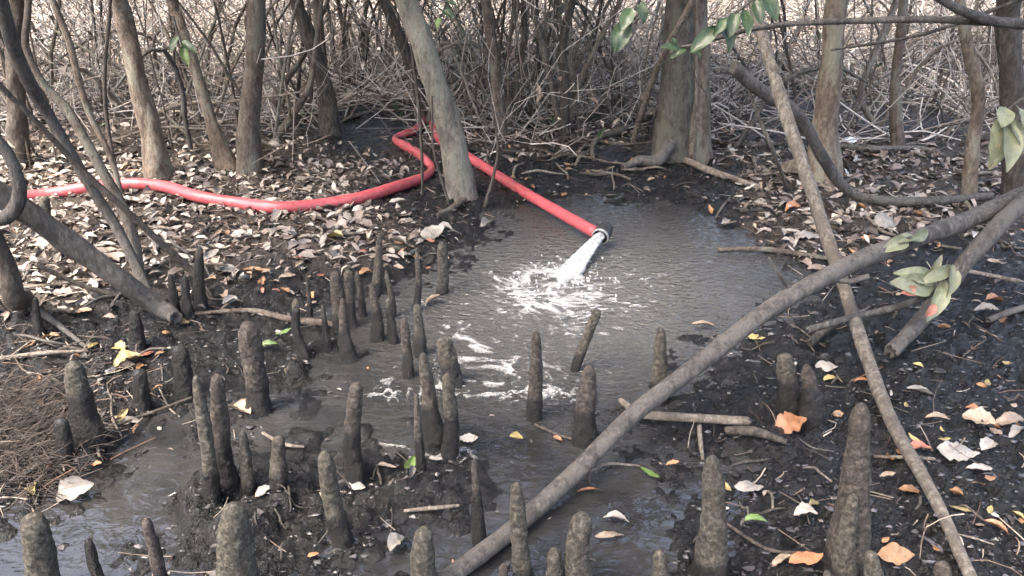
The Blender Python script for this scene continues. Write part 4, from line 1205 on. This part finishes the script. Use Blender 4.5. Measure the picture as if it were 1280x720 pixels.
def strew_leaves(n, u0, u1, v0, v1, label, group, kinds, Lm, seed):
    rs = np.random.default_rng(seed); k = 0
    protos = {kd: [leaf_me('fallen_leaf', Lm, Lm * rs.uniform(.3, .65), rs.uniform(-.1, .6), rs.uniform(-.1, .18), rs.normal() * .9, rs.uniform(0, .35), 9, 5, ragged=.45, rs=rs) for _ in range(3)] for kd in set(kinds)}
    for kd in protos:
        for me in protos[kd]: me.materials.append(M['leaf_' + kd])
    while k < n:
        u, v = rs.uniform(u0, u1), rs.uniform(v0, v1)
        p = ground(u, v)
        if shore1(p[0], p[1]) < 0.04: continue
        kd = kinds[rs.integers(0, len(kinds))]
        o = link('fallen_leaf', protos[kd][rs.integers(0, 3)], None, loc=(p[0], p[1], p[2] + 0.014))
        s = rs.uniform(.55, 1.15); o.scale = (s, s, s)
        o.rotation_euler = (rs.normal() * .22, rs.normal() * .22, rs.random() * 6.28)
        look = {'pale': 'whitish', 'tan': 'tan', 'brown': 'dark brown', 'red': 'reddish', 'yellow': 'yellow'}[kd]
        tag(o, ('bigger ' if s > .85 else 'little ') + look + ' ' + label, 'leaf', group); k += 1
strew_leaves(46, 1000, 1275, 340, 700, 'withered leaf on the black mud at lower right', 'leaves on the right mud', ['pale', 'tan', 'brown', 'brown', 'brown', 'tan', 'yellow'], .042, 61)
strew_leaves(50, 880, 1275, 225, 335, 'withered leaf in the scatter beyond the long grey branch', 'leaves beyond the branch', ['pale', 'pale', 'tan', 'brown', 'tan'], .06, 62)
strew_leaves(70, 210, 560, 265, 385, 'withered leaf in the litter between hose and pool', 'leaves between hose and pool', ['pale', 'pale', 'tan', 'tan', 'brown', 'red'], .06, 63)
strew_leaves(34, 10, 220, 385, 600, 'withered leaf on the dark debris below the log', 'leaves below the log', ['tan', 'brown', 'pale', 'brown'], .06, 64)
strew_leaves(30, 640, 880, 195, 255, 'withered leaf on the mud before the thick greenish trunk', 'leaves before the greenish trunk', ['pale', 'tan', 'brown'], .06, 65)

# living leaves on twigs: sprigs hanging into the picture
def sprig(label, twig, widths, leaves, mat='leaf_sage', name='leaf_sprig'):
    P = [at_dist(*q) for q in twig]
    root = empty(name, P[0]); tag(root, label, 'leaf sprig')
    tube_obj('stalk', P, [px2m(p, w) / 2 for p, w in zip(P, widths)], M['bark_branch'], root, origin=P[0], sides=6, step=0.02, seed=4)
    for (u0, v0, u1, v1, Y0, Y1, wr, mm) in leaves:
        a, b = at_dist(u0, v0, Y0), at_dist(u1, v1, Y1)
        L = np.linalg.norm(b - a)
        me = leaf_me('leaf', L, L * wr, _rsl.uniform(.1, .3), _rsl.uniform(.02, .12), _rsl.normal() * .4, 0, 10, 7, rs=_rsl)
        o = link('leaf', me, M[mm or mat], root)
        x = (b - a) / L
        n = np.array([0, -0.75, 0.65]) + _rsl.normal(size=3) * .18
        yv = np.cross(n, x); yv /= np.linalg.norm(yv); n = np.cross(x, yv)
        from mathutils import Matrix
        o.rotation_euler = Matrix(np.stack([x, yv, n], 1).tolist()).to_euler()
        o.location = (a + b) / 2 - P[0]
    return root
sprig('sprig of pale sage green leaves hanging at the right edge', [(1300, 120, 2.2), (1275, 125, 2.2), (1258, 140, 2.2)], [5, 4, 3],
      [(1262, 138, 1240, 212, 2.2, 2.14, .42, None), (1258, 132, 1254, 158, 2.2, 2.15, .7, None), (1264, 150, 1262, 214, 2.18, 2.1, .4, 'leaf_sage'), (1266, 146, 1284, 190, 2.2, 2.12, .45, None), (1270, 128, 1285, 160, 2.2, 2.15, .5, None)])
sprig('cluster of sage green leaves with reddish ends on the forked twig', [(1200, 330, 2.42), (1190, 345, 2.41), (1178, 358, 2.4)], [4, 4, 3],
      [(1172, 360, 1116, 352, 2.4, 2.36, .42, None), (1176, 352, 1122, 338, 2.41, 2.4, .36, None), (1196, 332, 1150, 354, 2.42, 2.38, .3, None), (1194, 330, 1186, 372, 2.42, 2.36, .4, None), (1184, 350, 1160, 402, 2.4, 2.33, .38, None), (1160, 352, 1178, 318, 2.42, 2.45, .3, None),
       (1150, 362, 1128, 366, 2.37, 2.35, .5, 'leaf_red'), (1170, 380, 1158, 396, 2.33, 2.32, .6, 'leaf_red')])
sprig('pale green leaves caught on top of the long grey branch', [(1140, 296, 2.5), (1132, 298, 2.5), (1124, 302, 2.5)], [3, 3, 2],
      [(1138, 298, 1102, 314, 2.5, 2.45, .4, None), (1150, 294, 1118, 302, 2.52, 2.48, .4, None), (1164, 288, 1138, 300, 2.55, 2.5, .4, None)])
sprig('two dark green leaves hanging at the top before the thicket', [(806, -20, 2.4), (796, 6, 2.4), (786, 24, 2.4)], [3, 3, 2],
      [(790, 8, 776, 38, 2.4, 2.36, .5, 'leaf_dark_green'), (784, 24, 768, 66, 2.4, 2.36, .55, 'leaf_dark_green'), (800, 0, 806, 30, 2.4, 2.38, .5, 'leaf_dark_green')])
sprig('dark green leaves hanging beside the thick greenish trunk at the top', [(960, -20, 2.6), (930, 8, 2.6), (900, 30, 2.62), (880, 50, 2.64)], [4, 4, 3, 3],
      [(898, 32, 862, 66, 2.62, 2.6, .4, 'leaf_dark_green'), (905, 28, 914, 64, 2.62, 2.58, .5, 'leaf_dark_green'), (920, 14, 912, 46, 2.6, 2.56, .5, 'leaf_dark_green'), (930, 10, 936, 44, 2.6, 2.56, .5, 'leaf_dark_green'),
       (912, 20, 892, 44, 2.6, 2.58, .45, 'leaf_dark_green'), (944, -2, 952, 30, 2.6, 2.55, .45, 'leaf_dark_green'), (955, -10, 972, 26, 2.6, 2.56, .5, 'leaf_dark_green')])
sprig('small tuft of dark leaves on the level branch against the greenish trunk', [(872, 55, 2.66), (855, 58, 2.66), (835, 62, 2.66)], [3, 3, 2],
      [(858, 58, 838, 72, 2.66, 2.64, .45, 'leaf_dark_green'), (850, 60, 826, 58, 2.66, 2.64, .45, 'leaf_dark_green'), (866, 56, 876, 72, 2.66, 2.64, .5, 'leaf_dark_green'), (845, 58, 840, 46, 2.66, 2.66, .5, 'leaf_dark_green')])
sprig('green leaves dangling near the upper left among the slender stems', [(216, 20, 4.4), (222, 40, 4.4), (230, 60, 4.4)], [3, 3, 2],
      [(228, 56, 236, 82, 4.4, 4.36, .4, 'leaf_green'), (222, 44, 212, 66, 4.4, 4.36, .4, 'leaf_dark_green'), (226, 50, 246, 66, 4.4, 4.36, .4, 'leaf_dark_green')])
sprig('few green leaves on a shoot left of the leaning grey trunk top', [(560, -10, 4.0), (556, 10, 4.0), (550, 24, 4.0)], [3, 3, 2],
      [(554, 10, 568, 24, 4.0, 3.97, .5, 'leaf_dark_green'), (550, 20, 546, 36, 4.0, 3.97, .5, 'leaf_green'), (558, 0, 572, 8, 4.0, 3.97, .5, 'leaf_dark_green')])
# scrap of pale plastic by the lying stick
p_ = ground(1062, 181)
P, F, _ = leaf_grid(.13, .075, .15, .05, .3, .1, 7, 5, ragged=.4, rs=_rsl)
o_ = link('plastic_scrap', mesh_from('plastic_scrap', P, F), M['scrap'], loc=(p_[0], p_[1], p_[2] + .03)); o_.rotation_euler = (.3, 0, .2)
tag(o_, 'pale bluish white scrap of litter behind the mottled trunk foot', 'scrap')

# ------------------------------------------------------------------ stuff: litter, undergrowth, clods, fibres
PAL = np.array([[.38, .355, .32], [.28, .25, .22], [.26, .225, .20], [.20, .16, .135], [.115, .088, .074], [.055, .045, .040], [.42, .35, .26], [.33, .19, .12]])
PW = np.array([.11, .15, .18, .19, .19, .16, .02, .010]); PW = PW / PW.sum()

def build_litter():
    rs = np.random.default_rng(5)
    pts = []
    # a band near the camera and a far one, thinning outwards
    for (y0, y1, dens) in ((1.0, 2.6, 700), (2.6, 5.0, 1250), (5.0, 8.0, 480), (8.0, 14.0, 150), (14, 26, 22)):
        hw = 0.80 * y1 + 0.5
        n = int(dens * (y1 - y0) * 2 * hw)
        x = rs.uniform(-hw, hw, n); y = rs.uniform(y0, y1, n)
        ok = np.abs(x) < 0.80 * y + 0.5
        x, y = x[ok], y[ok]
        a = litter_amount(x, y)
        pr = np.clip(np.clip(a, 0.0, 1) ** 1.2, .10, 1)
        d = shore(x, y)
        keep = (rs.random(len(x)) < pr) & (d > 0.02) | (rs.random(len(x)) < .03 + .10 * (y < 2.5)) & (d < -.02)
        pts.append(np.stack([x[keep], y[keep]], -1))
    P = np.vstack(pts); n = len(P)
    z = H(P[:, 0], P[:, 1])
    # template: 3 x 3 lens
    U = np.array([[0, 0], [.3, -1], [.3, 0], [.3, 1], [.7, -1], [.7, 0], [.7, 1], [1, 0]], float)
    Ft = np.array([[0, 1, 2, 2], [0, 2, 3, 3], [1, 4, 5, 2], [2, 5, 6, 3], [4, 7, 5, 5], [5, 7, 6, 6]])
    L = (.012 + .085 * rs.random(n) ** 1.7) * np.where(litter_amount(P[:, 0], P[:, 1]) < .25, .5, 1.0); W = L * rs.uniform(.22, .6, n) * 0.5
    V = np.zeros((n, 8, 3))
    wet_ = shore(P[:, 0], P[:, 1]) < 0; L[wet_] *= .55; W[wet_] *= .55; z = np.where(wet_, .001, z)
    cup = rs.uniform(-.3, 1.0, n); arch = rs.normal(0, .16, n)
    wprof = np.array([0, 1, 0, 1, .85, 0, .85, 0])
    V[:, :, 0] = (U[None, :, 0] - .5) * L[:, None]
    V[:, :, 1] = U[None, :, 1] * wprof[None, :] * W[:, None]
    V[:, :, 2] = (np.abs(U[None, :, 1]) * cup[:, None] * W[:, None]) + arch[:, None] * L[:, None] * (1 - 4 * (U[None, :, 0] - .5) ** 2)
    rx, ry, rz = rs.normal(0, .36, n) * ~wet_, rs.normal(0, .30, n) * ~wet_, rs.random(n) * 6.28
    cx, sx, cy, sy, cz, sz = np.cos(rx), np.sin(rx), np.cos(ry), np.sin(ry), np.cos(rz), np.sin(rz)
    Rm = np.zeros((n, 3, 3))
    Rm[:, 0] = np.stack([cz * cy, cz * sy * sx - sz * cx, cz * sy * cx + sz * sx], -1)
    Rm[:, 1] = np.stack([sz * cy, sz * sy * sx + cz * cx, sz * sy * cx - cz * sx], -1)
    Rm[:, 2] = np.stack([-sy, cy * sx, cy * cx], -1)
    V = np.einsum('nij,nkj->nki', Rm, V)
    V[:, :, 0] += P[:, 0, None]; V[:, :, 1] += P[:, 1, None]; V[:, :, 2] += (z + rs.uniform(.0, .022, n) * np.where(wet_, .1, 1))[:, None]
    c = PAL[rs.choice(len(PAL), n, p=PW)] * rs.uniform(.7, 1.15, (n, 1))
    bare = (litter_amount(P[:, 0], P[:, 1]) < .25) & (rs.random(n) < .72)
    c[bare] = np.array([.020, .018, .018]) * rs.uniform(.5, 3.2, (bare.sum(), 1))
    # triangles and quads: write the quads with two triangles
    T = []
    for f in Ft:
        T.append([f[0], f[1], f[2]])
        if f[2] != f[3]: T.append([f[0], f[2], f[3]])
    T = np.array(T)
    F = (T[None] + (np.arange(n) * 8)[:, None, None]).reshape(-1, 3)
    o = link('leaf_litter', mesh_from('leaf_litter', V.reshape(-1, 3), F, col=np.repeat(c, 8, 0)), M['litter'])
    tag(o, 'dry pale leaf litter carpeting the ground round the pool', 'leaf litter', kind='stuff')
    print('litter leaves', n, file=__import__('sys').stderr)
build_litter()

def stick_cloud(name, label, cat, P0, D, Rr, C, mat, sides=4, bend=0.08, seed=1, k=4, kink=0.0):
    """many thin sticks as one mass: P0 start, D vector, Rr radius, C colour"""
    rs = np.random.default_rng(seed)
    n = len(P0)
    t = np.linspace(0, 1, k)
    up = np.cross(D, rs.normal(size=(n, 3))); up /= np.linalg.norm(up, axis=1)[:, None] + 1e-9
    w = np.cross(D, up); w /= np.linalg.norm(w, axis=1)[:, None] + 1e-9
    L = np.linalg.norm(D, axis=1)
    V = np.zeros((n, k, sides, 3))
    bn = rs.normal(0, bend, n) * L
    for i in range(k):
        c = P0 + D * t[i] + up * (bn * 4 * t[i] * (1 - t[i]))[:, None] + (rs.normal(size=(n, 3)) * (L * kink)[:, None] if 0 < i else 0)
        r = Rr * (1 - .5 * t[i])
        for s in range(sides):
            a = s / sides * 2 * math.pi
            V[:, i, s] = c + up * (r * math.cos(a))[:, None] + w * (r * math.sin(a))[:, None]
    F = []
    for i in range(k - 1):
        for s in range(sides):
            s2 = (s + 1) % sides
            F.append([i * sides + s, i * sides + s2, (i + 1) * sides + s2, (i + 1) * sides + s])
    F = (np.array(F)[None] + (np.arange(n) * k * sides)[:, None, None]).reshape(-1, 4)
    o = link(name, mesh_from(name, V.reshape(-1, 3), F, col=np.repeat(C, k * sides, 0)), M[mat])
    return tag(o, label, cat, kind='stuff')

def build_undergrowth():
    rs = np.random.default_rng(15)
    pal = np.array([[.56, .52, .475], [.42, .375, .335], [.25, .205, .175], [.12, .095, .080], [.05, .042, .037], [.29, .29, .235]])
    # fallen sticks and stalks, in heaps with bare dark ground between
    n = 21000
    y = 5.2 + 10 * rs.random(n) ** 1.2; x = rs.uniform(-.85, .85, n) * y
    u, v = proj(x, y, 0.05)
    heap = fbm(x * 1.1 + 7, y * 1.1, 3)
    keep = (rs.random(n) < sstep(.40, .62, heap) * sstep(215, 110, v)) & (litter_amount(x, y) > .35)
    x, y = x[keep], y[keep]; n = len(x)
    L = rs.uniform(.2, .95, n); el = np.abs(rs.normal(.12, .30, n)); az = rs.random(n) * 6.28
    D = np.stack([np.cos(az) * np.cos(el), np.sin(az) * np.cos(el), np.sin(el)], -1) * L[:, None]
    P0 = np.stack([x, y, H(x, y) + rs.random(n) ** 1.6 * .40 * sstep(6, 9, y)], -1)
    C = pal[rs.choice(6, n, p=[.30, .26, .18, .12, .10, .04])] * rs.uniform(.7, 1.15, (n, 1))
    stick_cloud('fallen_sticks', 'heaps of dry pale sticks lying in the background', 'sticks', P0, D, .002 + .009 * rs.random(n) ** 1.6, C, 'sticks', 4, .08, 3)
    # brush: clumps of thin arching stems
    m = 370
    by = 5.5 + 8.5 * rs.random(m) ** 1.1; bx = rs.uniform(-.8, .8, m) * by
    ok = litter_amount(bx, by) > .3
    bx, by = bx[ok], by[ok]; m = len(bx)
    k = rs.integers(4, 14, m); idx = np.repeat(np.arange(m), k); n = len(idx)
    x = bx[idx] + rs.normal(0, .34, n); y = by[idx] + rs.normal(0, .30, n)
    lean = rs.normal(0, .55, m)[idx]; az = rs.random(n) * 6.28
    L = rs.uniform(.5, 2.2, n); el = np.clip(rs.normal(.92, .36, n), .15, 1.5)
    D = np.stack([np.cos(az) * np.cos(el) + lean * .5, np.sin(az) * np.cos(el), np.sin(el)], -1) * L[:, None]
    P0 = np.stack([x, y, H(x, y) - .03], -1)
    tone = rs.choice(6, m, p=[.26, .27, .19, .13, .10, .05])[idx]
    tone = np.where(rs.random(n) < .5, tone, rs.choice(6, n, p=[.12, .2, .28, .2, .15, .05]))
    C = pal[tone] * rs.uniform(.6, 1.15, (n, 1)) * np.where(y < 7.5, .95, 1.1)[:, None]
    stick_cloud('undergrowth', 'tangle of thin arching stems filling the background', 'undergrowth', P0, D, (.0025 + .009 * rs.random(n) ** 2) * np.where(y < 6.6, .65, 1), C, 'sticks', 4, .20, 8, k=7, kink=.028)
    # side twigs in the brush
    w = rs.integers(0, n, 6500); t = rs.uniform(.3, 1, 6500)
    Q = P0[w] + D[w] * t[:, None]
    az = rs.random(6500) * 6.28; el = rs.normal(.4, .5, 6500); L = rs.uniform(.08, .45, 6500)
    D2 = np.stack([np.cos(az) * np.cos(el), np.sin(az) * np.cos(el), np.sin(el)], -1) * L[:, None]
    stick_cloud('brush_twigs', 'fine side twigs in the background tangle', 'twigs', Q, D2, rs.uniform(.0015, .004, 6500), C[w], 'sticks', 3, .12, 9)
    # withered leaves caught in the brush
    w = rs.integers(0, n, 5200); Q = P0[w] + D[w] * rs.uniform(.1, 1, (5200, 1)) + rs.normal(0, .07, (5200, 3))
    base = np.array([[-.5, 0, 0], [0, -.5, .15], [.5, 0, -.05], [0, .5, .15]])
    V = np.zeros((5200, 4, 3))
    for i in range(5200):
        l = rs.uniform(.03, .10)
        V[i] = (base * [l, l * rs.uniform(.2, .5), l]) @ rotmat(rs.normal() * .9, rs.normal() * .9, rs.random() * 6.28).T + Q[i]
    pl = np.array([[.40, .35, .30], [.28, .21, .16], [.13, .09, .07], [.05, .075, .035]])
    c = pl[rs.choice(4, 5200, p=[.36, .30, .20, .14])] * rs.uniform(.7, 1.15, (5200, 1))
    g_ = (Q[:, 0] > 1.2) & (rs.random(5200) < .45); c[g_] = np.array([.15, .17, .11]) * rs.uniform(.4, 1.3, (g_.sum(), 1))
    o = link('brush_leaves', mesh_from('brush_leaves', V.reshape(-1, 3), np.arange(5200 * 4).reshape(-1, 4), smooth=False, col=np.repeat(c, 4, 0)), M['litter'])
    tag(o, 'withered leaves caught in the background tangle', 'leaves', kind='stuff')
build_undergrowth()

def build_debris():
    """fine broken twigs and rootlets over the banks"""
    rs = np.random.default_rng(25)
    n = 9000
    y = rs.uniform(1.1, 6.0, n); x = rs.uniform(-.82, .82, n) * (y + .2)
    d = shore(x, y)
    u, v = proj(x, y, 0.03)
    pr = .12 + .6 * litter_amount(x, y) + .75 * sstep(240, 120, u) * sstep(400, 430, v)
    keep = (d > .03) & (rs.random(n) < pr)
    x, y = x[keep], y[keep]; n = len(x)
    L = rs.uniform(.03, .16, n); az = rs.random(n) * 6.28; el = rs.normal(.05, .2, n)
    D = np.stack([np.cos(az) * np.cos(el), np.sin(az) * np.cos(el), np.sin(el)], -1) * L[:, None]
    P0 = np.stack([x, y, H(x, y) + rs.uniform(.002, .02, n)], -1) - D * .3
    P0[:, 2] = np.maximum(P0[:, 2], H(P0[:, 0], P0[:, 1]))
    pal = np.array([[.30, .25, .20], [.16, .12, .09], [.07, .055, .045], [.42, .37, .31], [.12, .07, .05]])
    C = pal[rs.choice(5, n, p=[.2, .27, .3, .08, .15])] * rs.uniform(.7, 1.15, (n, 1))
    stick_cloud('twig_debris', 'fine broken twigs and rootlets strewn over the banks', 'debris', P0, D, rs.uniform(.0010, .0032, n), C, 'sticks', 3, .12, 4)
    # the brown mat of fibrous roots at the left edge
    n = 2600
    u = 15 + rs.normal(0, 42, n); v = 545 + rs.normal(0, 30, n)
    xy = np.array([flat(a, b, .04) for a, b in zip(u, v)])
    keep = (shore(xy[:, 0], xy[:, 1]) > .04); xy = xy[keep]; n = len(xy)
    L = rs.uniform(.03, .13, n); az = rs.normal(.3, .8, n); el = rs.normal(.05, .3, n)
    D = np.stack([np.cos(az) * np.cos(el), np.sin(az) * np.cos(el), np.sin(el)], -1) * L[:, None]
    P0 = np.stack([xy[:, 0], xy[:, 1], H(xy[:, 0], xy[:, 1]) + rs.uniform(0, .035, n)], -1)
    C = np.array([[.042, .032, .026]]) * rs.uniform(.3, 1.6, (n, 1))
    stick_cloud('root_fibres', 'brown mat of fine fibrous roots at the left edge', 'root fibres', P0, D, rs.uniform(.0008, .002, n), C, 'sticks', 3, .15, 6)
build_debris()

def build_clods():
    rs = np.random.default_rng(35)
    n = 15000
    y = 1.0 + 4.0 * rs.random(n) ** 1.4; x = rs.uniform(-.80, .80, n) * (y + .2)
    d = shore(x, y)
    keep = (d > -.03) & (rs.random(n) < (1.05 - litter_amount(x, y)) * np.where(d < .03, .5, 1))
    x, y = x[keep], y[keep]; n = len(x)
    ico = np.array([[0, 0, 1], [.87, 0, .35], [.27, .83, .4], [-.7, .5, .3], [-.7, -.5, .4], [.27, -.83, .3], [.5, .5, -.6], [-.6, 0, -.7], [.4, -.5, -.6]])
    T = np.array([[0, 1, 2], [0, 2, 3], [0, 3, 4], [0, 4, 5], [0, 5, 1], [1, 6, 2], [2, 6, 3], [3, 6, 7], [3, 7, 4], [4, 7, 5], [5, 7, 8], [5, 8, 1], [1, 8, 6], [6, 8, 7]])
    S = (.0016 + .0055 * rs.random(n) ** 2.2) * (1 + 1.0 * (rs.random(n) > .985))
    V = ico[None] * (1 + rs.normal(0, .42, (n, 9, 1))) * S[:, None, None] * np.stack([rs.uniform(.6, 2.6, n), rs.uniform(.6, 1.8, n), rs.uniform(.4, 1.1, n)], -1)[:, None, :]
    V = V + np.stack([x, y, np.maximum(H(x, y), -.004) + S * .25], -1)[:, None, :]
    c = np.array([[.020, .019, .020]]) * rs.uniform(.5, 2.6, (n, 1)) ** 1.6
    F = (T[None] + (np.arange(n) * 9)[:, None, None]).reshape(-1, 3)
    o = link('mud_clods', mesh_from('mud_clods', V.reshape(-1, 3), F, smooth=False, col=np.repeat(c, 9, 0)), M['clods'])
    tag(o, 'crumbs and clods of wet black mud round the pool', 'mud', kind='stuff')
    print('clods', n)
build_clods()

# things that share a label get their order from the left added to it
ORD = ['leftmost', 'second from left', 'third from left', 'fourth from left', 'fifth from left', 'sixth from left', 'seventh from left', 'eighth from left',
       'ninth from left', 'tenth from left', 'eleventh from left', 'twelfth from left', 'thirteenth from left', 'fourteenth from left', 'fifteenth from left', 'sixteenth from left']
same = {}
for o in bpy.data.objects:
    if o.parent is None and 'label' in o: same.setdefault(o['label'], []).append(o)
for lab, obs in same.items():
    if 1 < len(obs) <= len(ORD):
        obs.sort(key=lambda o: float(proj(o.location[0], o.location[1], o.location[2])[0]))
        for i, o in enumerate(obs): o['label'] = lab + ', ' + ('rightmost' if i == len(obs) - 1 else ORD[i])
